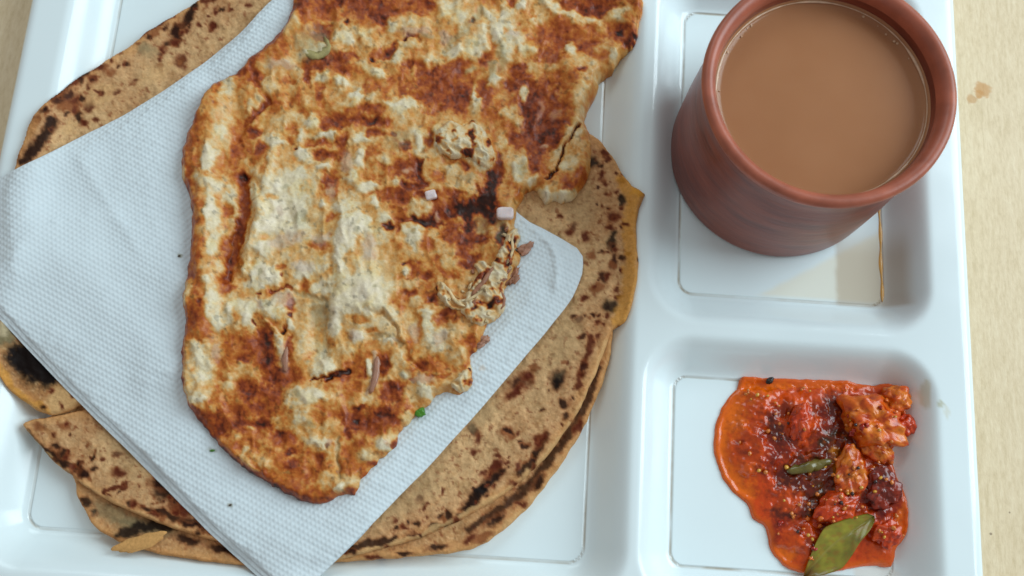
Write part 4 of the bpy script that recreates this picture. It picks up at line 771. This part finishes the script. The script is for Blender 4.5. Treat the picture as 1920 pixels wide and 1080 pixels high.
# ---------------------------------------------------------------- clay cup and tea
MX, MY = 9.55, 13.79
def lathe(name, prof, mat, n=144, parent=None, wob=0.0):
    V = []; F = []
    for k, (r, z) in enumerate(prof):
        for j in range(n):
            a = 2 * math.pi * j / n; rr = r * (1 + wob * math.sin(2 * a + 0.6))
            V.append((MX + rr * math.cos(a), MY + rr * math.sin(a), z))
    m = len(prof)
    F = [(k * n + j, k * n + (j + 1) % n, (k + 1) * n + (j + 1) % n, (k + 1) * n + j) for k in range(m - 1) for j in range(n)]
    return mesh_obj(name, V, np.array(F), mat, parent)
def prof_pts(pts, n):
    return [tuple(p) for p in spline(pts, 0.12, False)]
def clay_material():
    m, nt, b = mat_new('burnished_terracotta'); L = nt.links.new
    tc = N(nt, 'ShaderNodeTexCoord')
    mp = N(nt, 'ShaderNodeMapping'); mp.inputs['Scale'].default_value = (1, 1, 5); L(tc.outputs['Object'], mp.inputs['Vector'])
    n1 = N(nt, 'ShaderNodeTexNoise', Scale=45.0, Detail=6.0, Roughness=0.6); L(mp.outputs['Vector'], n1.inputs['Vector'])
    n2 = N(nt, 'ShaderNodeTexNoise', Scale=700.0, Detail=3.0); L(tc.outputs['Object'], n2.inputs['Vector'])
    cr = N(nt, 'ShaderNodeValToRGB'); e = cr.color_ramp.elements
    e[0].position = 0.3; e[0].color = (*lin((104, 48, 38)), 1); e[1].position = 0.72; e[1].color = (*lin((148, 72, 50)), 1)
    L(n1.outputs['Fac'], cr.inputs['Fac']); L(cr.outputs['Color'], b.inputs['Base Color'])
    b.inputs['Roughness'].default_value = 0.33; b.inputs['Specular IOR Level'].default_value = 0.5
    ad = N(nt, 'ShaderNodeMath', operation='ADD'); L(n1.outputs['Fac'], ad.inputs[0])
    ml = N(nt, 'ShaderNodeMath', operation='MULTIPLY'); L(n2.outputs['Fac'], ml.inputs[0]); ml.inputs[1].default_value = 0.25; L(ml.outputs[0], ad.inputs[1])
    bp = N(nt, 'ShaderNodeBump', Strength=0.25, Distance=0.0008); L(ad.outputs[0], bp.inputs['Height']); L(bp.outputs['Normal'], b.inputs['Normal'])
    return m
clay = clay_material()
z0 = 0.03; HR = 5.92; TZ = 4.95
outer = [(0.02, z0), (3.80, z0), (3.92, z0 + .03), (3.97, z0 + .2), (3.97, 1.0), (3.96, 2.2), (3.91, 3.6), (3.82, 4.8), (3.81, 5.25), (3.90, 5.50), (3.97, 5.72), (3.93, 5.89), (3.82, 5.95), (3.68, 5.90), (3.56, 5.74), (3.50, 5.45), (3.46, 4.8), (3.42, 3.0), (3.3, 1.0), (2.9, 0.5), (0.02, 0.45)]
ki = [k for k, p in enumerate(outer) if p == (3.82, 4.8)][0]; ko = [k for k, p in enumerate(outer) if p == (3.46, 4.8)][0]
cup = lathe('clay_cup', prof_pts(outer[:ki + 1] + [(3.84, 5.3)], 6), clay, wob=0.004)
lathe('inner_wall', prof_pts([(3.49, 5.45)] + outer[ko:], 6), clay, parent=cup, wob=0.004)
lip = flat_mat('pale_clay_lip', (166, 92, 70), 0.38, 0.45, 0.3, 120, var=0.22)
lathe('rim', prof_pts([(3.84, 5.3), (3.92, 5.5), (3.99, 5.72), (3.96, 5.88), (3.84, 5.96), (3.68, 5.92), (3.55, 5.76), (3.49, 5.45)], 6), lip, parent=cup, wob=0.004)['label'] = 'paler orange rounded lip'
tag(cup, 'round reddish brown terracotta cup with rolled rim standing in the upper well', 'cup')
def tea_material():
    m, nt, b = mat_new('milky_tea'); L = nt.links.new
    tc = N(nt, 'ShaderNodeTexCoord')
    n1 = N(nt, 'ShaderNodeTexNoise', Scale=26.0, Detail=3.0); L(tc.outputs['Object'], n1.inputs['Vector'])
    cr = N(nt, 'ShaderNodeValToRGB'); e = cr.color_ramp.elements
    e[0].position = 0.3; e[0].color = (*lin((162, 110, 74)), 1); e[1].position = 0.75; e[1].color = (*lin((172, 120, 84)), 1)
    L(n1.outputs['Fac'], cr.inputs['Fac']); L(cr.outputs['Color'], b.inputs['Base Color'])
    b.inputs['Roughness'].default_value = 0.16; b.inputs['IOR'].default_value = 1.34
    b.inputs['Subsurface Weight'].default_value = 0.3; b.inputs['Subsurface Radius'].default_value = (0.004, 0.0025, 0.0015); b.inputs['Subsurface Scale'].default_value = 0.5
    return m
tp = [(0.01, TZ), (1.2, TZ), (2.4, TZ), (3.0, TZ), (3.2, TZ + .004), (3.3, TZ + .02), (3.37, TZ + .055), (3.42, TZ + .115), (3.455, TZ + .19), (3.475, TZ + .2)]
tea_m = tea_material()
tea = lathe('milk_tea', tp, tea_m)
tag(tea, 'light brown milk tea filling the clay cup almost to its rim', 'tea')
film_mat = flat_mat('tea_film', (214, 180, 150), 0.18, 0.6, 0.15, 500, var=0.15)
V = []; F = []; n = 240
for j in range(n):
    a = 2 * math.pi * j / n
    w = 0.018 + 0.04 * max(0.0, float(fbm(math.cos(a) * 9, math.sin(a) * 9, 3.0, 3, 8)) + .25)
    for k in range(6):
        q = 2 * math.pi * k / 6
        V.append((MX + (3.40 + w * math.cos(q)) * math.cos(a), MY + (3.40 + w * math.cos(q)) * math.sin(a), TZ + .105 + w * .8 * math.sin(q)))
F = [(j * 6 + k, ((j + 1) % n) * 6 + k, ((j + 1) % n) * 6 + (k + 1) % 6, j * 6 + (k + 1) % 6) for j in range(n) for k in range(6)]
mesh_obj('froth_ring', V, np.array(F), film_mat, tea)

rb = random.Random(3); bub_mat = flat_mat('tea_bubble', (206, 168, 134), 0.08, 0.5, 0, 300)
for i in range(14):
    a = rb.choice((rb.gauss(2.6, .5), rb.gauss(.75, .25), rb.uniform(0, 6.28))); rr = 3.36 - abs(rb.gauss(0, .05)); r = rb.uniform(.02, .055)
    V = []; F = []
    for p in range(5):
        for q in range(10):
            t = p / 4 * math.pi / 2; V.append((MX + rr * math.cos(a) + r * math.cos(t) * math.cos(q * .6283), MY + rr * math.sin(a) + r * math.cos(t) * math.sin(q * .6283), TZ + .03 + r * .7 * math.sin(t)))
    F = [(p * 10 + q, p * 10 + (q + 1) % 10, p * 10 + 10 + (q + 1) % 10, p * 10 + 10 + q) for p in range(4) for q in range(10)]
    mesh_obj('bubble', V, np.array(F), bub_mat, tea)

# spilled tea lying in the groove right of the cup
sp_mat = flat_mat('spilled_tea', (214, 160, 84), 0.12, 0.5, 0.0, 60, var=0.12)
V = []; F = []
ys = np.linspace(8.45, 12.2, 60); m = 7
for i, yy in enumerate(ys):
    w = (0.055 + 0.02 * math.sin(i * .35)) * math.sqrt(max(.03, 1 - abs(2 * i / 59 - 1) ** 8))
    for k in range(m):
        t = k / (m - 1) * 2 - 1
        X = 13.36 + w * t + 0.015 * math.sin(i * .2)
        V.append((X, yy, float(tray_h(np.array([X]), np.array([yy]))[0]) + .006 + .022 * (1 - t * t)))
for i in range(59):
    for k in range(m - 1): F.append((i * m + k, i * m + k + 1, (i + 1) * m + k + 1, (i + 1) * m + k))
tag(mesh_obj('tea_spill', V, np.array(F), sp_mat), 'thin orange brown line of spilled tea beside the clay cup', 'spill')

# ---------------------------------------------------------------- pickle
PK = [(1393, 706), (1441, 707), (1537, 711), (1590, 713), (1614, 719), (1640, 722), (1662, 718), (1691, 724), (1703, 745), (1700, 770), (1704, 790), (1688, 822), (1672, 850), (1680, 880), (1691, 907), (1702, 935), (1706, 960), (1702, 1003), (1684, 1030), (1674, 1064), (1633, 1061),
      (1585, 1070), (1530, 1078), (1500, 1074), (1470, 1060), (1448, 1032), (1440, 1000), (1434, 986), (1414, 972), (1402, 944), (1372, 918), (1350, 880), (1340, 840), (1342, 808), (1350, 776), (1366, 746), (1384, 728)]
PAL.update({'a': (234, 108, 8), 'b': (210, 74, 8), 'c': (146, 34, 6), 'd': (84, 26, 14), 'e': (52, 38, 8), 'f': (226, 92, 14), 'g': (214, 132, 36), 'h': (112, 20, 12)})
HGT.update({'a': -.06, 'b': .05, 'c': .06, 'd': .0, 'e': .04, 'f': .1, 'g': .08, 'h': .02})
SP = """
c 1500 790 110 70;b 1440 800 60 60;b 1480 745 70 22;b 1590 740 60 16 0 .8;a 1400 730 40 22;a 1370 780 26 40;a 1352 840 18 50;a 1372 890 22 36;a 1395 920 20 22;f 1420 740 30 12 0 .7;a 1440 722 50 12;a 1560 722 60 8 0 .8
c 1440 840 40 40;b 1400 850 30 30;f 1404 880 18 12;d 1450 810 14 30 -20;d 1560 780 26 44;d 1590 820 30 18;c 1530 800 20 30;f 1500 790 26 34 10;b 1512 812 16 26
e 1520 900 54 48;e 1500 950 36 22;d 1480 900 28 30;e 1550 840 26 30;e 1560 920 20 40;d 1470 960 30 16;c 1460 1000 26 26;b 1500 1010 36 26;a 1470 1040 28 14;b 1520 1040 24 30;b 1480 940 26 20
d 1640 930 30 44;h 1650 900 24 34;h 1640 950 28 26;c 1680 940 18 30;b 1670 1000 28 30;a 1690 980 12 30;b 1650 1040 30 20;c 1690 900 10 24;g 1590 900 22 50 10;f 1580 940 20 26;b 1600 960 30 20;g 1560 860 9 26;f 1610 890 20 20;b 1560 1000 16 30;b 1620 870 30 12
"""
pk_mat = food_mat('oily_pickle', rough=0.25, rvar=0.1, bump=0.08, bscale=160, tint=0.10, coat=0.45, spec=0.3)
def pk_c(u, v, s):
    col = np.tile(lin((208, 68, 8)), (len(u), 1)); hh = np.zeros(len(u))
    col, hh = paint(u, v, col, hh, SP, 7, 20, 13, 1.3, 0.45, 0.5)
    b = (sm(0.0, 0.4, fbm(u, v, 34, 3, 149, .6) + .35 * np.exp(-(((u - 1540) / 90) ** 2 + ((v - 880) / 90) ** 2))) * 0.72 * sm(20, 60, s))[:, None]; col = col * (1 - b) + lin((112, 26, 6)) * b
    b = (sm(0.1, 0.5, fbm(u, v, 9, 3, 151, .6)) * 0.3)[:, None]; col = col * (1 - b) + lin((112, 24, 8)) * b
    b = (sm(0.2, 0.55, fbm(u, v, 7, 3, 153, .6)) * 0.35)[:, None]; col = col * (1 - b) + lin((230, 104, 20)) * b
    e = (sm(16, 3, s + 7 * fbm(u, v, 30, 2, 155)) * 0.8)[:, None]; col = col * (1 - e) + lin((224, 96, 16)) * e
    return col, hh
def pk_h(u, v, s):
    k = sm(6, 60, s)
    return (0.16 * fbm(u, v, 40, 3, 161) + 0.085 * fbm(u, v, 18, 3, 163, .5) + 0.008 * fbm(u, v, 7, 2, 165) + 0.20) * k
pickle, _ = sheet('pickle', ragged(spline(PK, 6), 2.5, 22, 14), 2.0, 0.16, 0.22, 0.3, pk_h, pk_c, pk_mat, eps=0.0, clear=0.1)
tag(pickle, 'glossy red orange oily pickle spread in the lower right well', 'pickle')

def lump(name, px, py, rx, ry, rz, ang, spec_rgb, seed, label=None, parent=pickle, amp=.36, top=True, freq=2.6):
    m = food_mat(name + '_flesh', rough=0.3, bump=0.15, bscale=260, tint=0.2, coat=0.35, spec=0.35)
    o = blob(name, px, py, rx, ry, rz, ang, m, parent, seed, amp, freq, lift=.2, nlat=44, nlon=70)
    n = len(o.data.vertices); co = np.zeros(n * 3, np.float32); o.data.vertices.foreach_get('co', co); co = co.reshape(-1, 3) / S
    nn = np.zeros(n * 3, np.float32); o.data.vertices.foreach_get('normal', nn); nn = nn.reshape(-1, 3)
    hz = fbm(co[:, 0] + co[:, 2], co[:, 1] - co[:, 2], .35, 4, seed, .6)
    co2 = co + nn * (hz * .07 + .012 * fbm(co[:, 0] - co[:, 2], co[:, 1], .12, 2, seed + 1))[:, None]
    o.data.vertices.foreach_set('co', (co2 * S).astype(np.float32).ravel()); o.data.update()
    c0, c1, c2 = [lin(q) for q in spec_rgb]
    w = sm(-.3, .3, fbm(co[:, 0], co[:, 1], .5, 4, seed + 3))[:, None]; col = c0 * (1 - w) + c1 * w
    w = (sm(.1, .4, fbm(co[:, 0], co[:, 1], .2, 3, seed + 5, .6)) * .8)[:, None]; col = col * (1 - w) + c2 * w
    c = np.ones((n, 4), np.float32); c[:, :3] = col
    o.data.attributes.new('Col', 'FLOAT_COLOR', 'POINT').data.foreach_set('color', c.ravel())
    if label: o['label'] = label
    return o
ORC = ((210, 84, 14), (224, 120, 30), (166, 40, 8)); RDC = ((196, 58, 8), (204, 74, 18), (136, 24, 6)); GLD = ((196, 74, 14), (216, 118, 32), (150, 34, 8)); DKC = ((100, 24, 8), (140, 38, 10), (70, 16, 8))
lump('pickle_chunk', 1632, 790, 1.12, .78, .62, -32, ORC, 1, 'largest bumpy orange chunk at the upper right')
lump('pickle_chunk', 1676, 752, .55, .5, .45, 20, ORC, 2)
lump('pickle_chunk', 1694, 800, .40, .36, .3, 0, RDC, 3)
lump('pickle_chunk', 1640, 840, .62, .42, .34, -30, GLD, 4)
lump('pickle_chunk', 1500, 792, .62, .42, .30, 60, RDC, 5, 'glossy red tomato-like piece at the upper left')
lump('pickle_chunk', 1592, 890, .50, .85, .30, -12, GLD, 6, 'seedy golden orange chunk in the middle')
lump('pickle_chunk', 1568, 950, .72, .46, .36, 25, RDC, 7)
lump('pickle_chunk', 1660, 1000, .5, .45, .3, 40, RDC, 8)
lump('pickle_chunk', 1655, 915, .62, .66, .16, 20, DKC, 9, 'dark maroon piece below the large chunk')
stick_mat = flat_mat('brown_green_stem', (104, 92, 36), 0.3, 0.5, 0.4, 300, coat=.4, var=.25)
# refresh support with the lumps so seeds and leaf sit on top
for o in list(pickle.children):
    n = len(o.data.vertices); co = np.zeros(n * 3, np.float32); o.data.vertices.foreach_get('co', co); co = co.reshape(-1, 3) / S
    ix = np.clip(((co[:, 0] - HX0) / HS).round().astype(int), 0, HNX - 1); iy = np.clip(((co[:, 1] - HY0) / HS).round().astype(int), 0, HNY - 1)
    np.maximum.at(hm, (iy, ix), co[:, 2])
strand('chilli_stem', [(1474, 884), (1500, 880), (1530, 872), (1558, 864)], .17, stick_mat, pickle, 95, lift=.4)
seed_mats = [flat_mat('mustard_seed_yellow', (214, 158, 52), .28, .5, 0, 300, coat=.5), flat_mat('mustard_seed_orange', (208, 118, 40), .28, .5, 0, 300, coat=.5), flat_mat('mustard_seed_dark', (48, 18, 14), .28, .5, 0, 300, coat=.5)]
rs = random.Random(5)
seed_mats.append(flat_mat('pulp_bit_orange', (226, 110, 24), .25, .5, 0, 300, coat=.5)); seed_mats.append(flat_mat('pulp_bit_red', (170, 36, 10), .25, .5, 0, 300, coat=.5))
zones = [(1520, 905, 50, 45, 20), (1590, 900, 28, 55, 24), (1640, 790, 50, 35, 12), (1450, 830, 60, 60, 8), (1490, 980, 40, 40, 12), (1670, 990, 24, 34, 12), (1600, 960, 40, 22, 10), (1430, 745, 40, 20, 5), (1570, 1010, 24, 20, 8), (1520, 745, 70, 20, 7), (1660, 900, 24, 40, 10), (1420, 800, 50, 70, 12), (1520, 770, 70, 40, 10), (1640, 790, 50, 45, 18), (1500, 1010, 44, 44, 14)]
kk = 0
for (cx, cy, sx_, sy_, cnt) in zones:
    for _ in range(int(cnt * .7)):
        px = cx + rs.uniform(-1, 1) * sx_; py = cy + rs.uniform(-1, 1) * sy_
        r = rs.uniform(.035, .085); mt = seed_mats[0 if rs.random() < .35 else (1 if rs.random() < .82 else 2)]
        big = kk >= 102
        if big: r *= 1.35; mt = seed_mats[3 if rs.random() < .6 else 4]
        blob('pulp_bit' if big else 'seed', px, py, r, r * rs.uniform(.7, 1), r * .75, rs.uniform(0, 180), mt, pickle, kk % 17, .8 if big else .3, lift=-.1 if big else .05, nlat=6, nlon=8); kk += 1
blob('seed', 1443, 714, .16, .1, .08, 30, flat_mat('burnt_seed', (28, 18, 14), .3), pickle, 5, .3)['label'] = 'black burnt flake on the oil at the top'

# curry leaf
def leaf_material():
    m, nt, b = mat_new('curry_leaf_skin'); L = nt.links.new
    a = N(nt, 'ShaderNodeAttribute'); a.attribute_name = 'Col'
    L(a.outputs['Color'], b.inputs['Base Color']); b.inputs['Roughness'].default_value = 0.3; b.inputs['Coat Weight'].default_value = 0.5; b.inputs['Coat Roughness'].default_value = 0.15
    return m
def build_leaf():
    LL = spline([(1506, 1082), (1516, 1052), (1530, 1018), (1546, 990), (1572, 978), (1604, 968), (1628, 963), (1640, 968)], 4, False)
    RR = spline([(1510, 1084), (1545, 1078), (1578, 1066), (1596, 1044), (1612, 1018), (1630, 996), (1640, 978), (1640, 968)], 4, False)
    MM = spline([(1508, 1083), (1530, 1054), (1556, 1026), (1590, 1000), (1640, 968)], 4, False)
    nu, nv = 44, 21; V = []; C = []
    def at(P, t):
        k = t * (len(P) - 1); i = min(int(k), len(P) - 2); return P[i] * (1 - (k - i)) + P[i + 1] * (k - i)
    for i in range(nu):
        t = i / (nu - 1); l_, r_, m_ = at(LL, t), at(RR, t), at(MM, t)
        for j in range(nv):
            q = j / (nv - 1) * 2 - 1
            p = m_ + ((l_ - m_) * -q if q < 0 else (r_ - m_) * q)
            zz = 0.50 + .26 * t + (.10 if q < 0 else .20) * (abs(q) ** 1.6) - .30 * (1 - t) ** 3 + .03 * math.sin(t * 8 + q * 3)
            side = abs(math.sin((t * 8 + abs(q) * 2.0) * math.pi))
            zz += .012 * (side - .5) - .035 * math.exp(-(q / .08) ** 2)
            x, y = unp(p[0], p[1], zz); V.append((float(x), float(y), zz))
            f = float(fbm(p[0], p[1], 24, 4, 77)); c = lin((138, 130, 36)) * (1 + .6 * f)
            g = float(fbm(p[0], p[1], 12, 3, 78))
            if g > .18: c = c * .6 + lin((150, 96, 30)) * .4
            if abs(q) < .07: c = lin((146, 134, 56))
            e = max(0., min(1., (.24 - t) / .2)); c = c * (1 - e * .8) + lin((104, 52, 14)) * e * .8
            if abs(q) > .9: c = c * .6 + lin((120, 84, 24)) * .4
            C.append(c)
    top = len(V)
    V += [(x, y, z - .03) for x, y, z in V]; C += C[:top]
    F = []
    for i in range(nu - 1):
        for j in range(nv - 1):
            a = i * nv + j; F.append((a, a + nv, a + nv + 1, a + 1)); F.append((top + a, top + a + 1, top + a + nv + 1, top + a + nv))
    for i in range(nu - 1):
        for j in (0, nv - 1):
            a = i * nv + j; F.append((a, a + nv, top + a + nv, top + a))
    return mesh_obj('curry_leaf', V, np.array(F), leaf_material(), col=np.array(C))
tag(build_leaf(), 'olive green curry leaf lying on the lower edge of the pickle', 'leaf')

# tiny loose crumbs on the napkin and tray
crumb_mat = flat_mat('charred_crumb', (70, 58, 46), .6)
for px, py, lab in ((336, 480, 'tiny dark crumb on the napkin left of the omelette'), (432, 947, 'tiny dark crumb on the napkin below the omelette')):
    tag(blob('crumb', px, py, .05, .035, .025, 20, crumb_mat, None, 3, .2, nlat=6, nlon=8), lab, 'crumb')
tag(blob('herb_fleck', 398, 845, .09, .04, .02, 10, green_mat, None, 4, .2, nlat=6, nlon=8), 'tiny green herb fleck on the napkin under the omelette rim', 'herb')
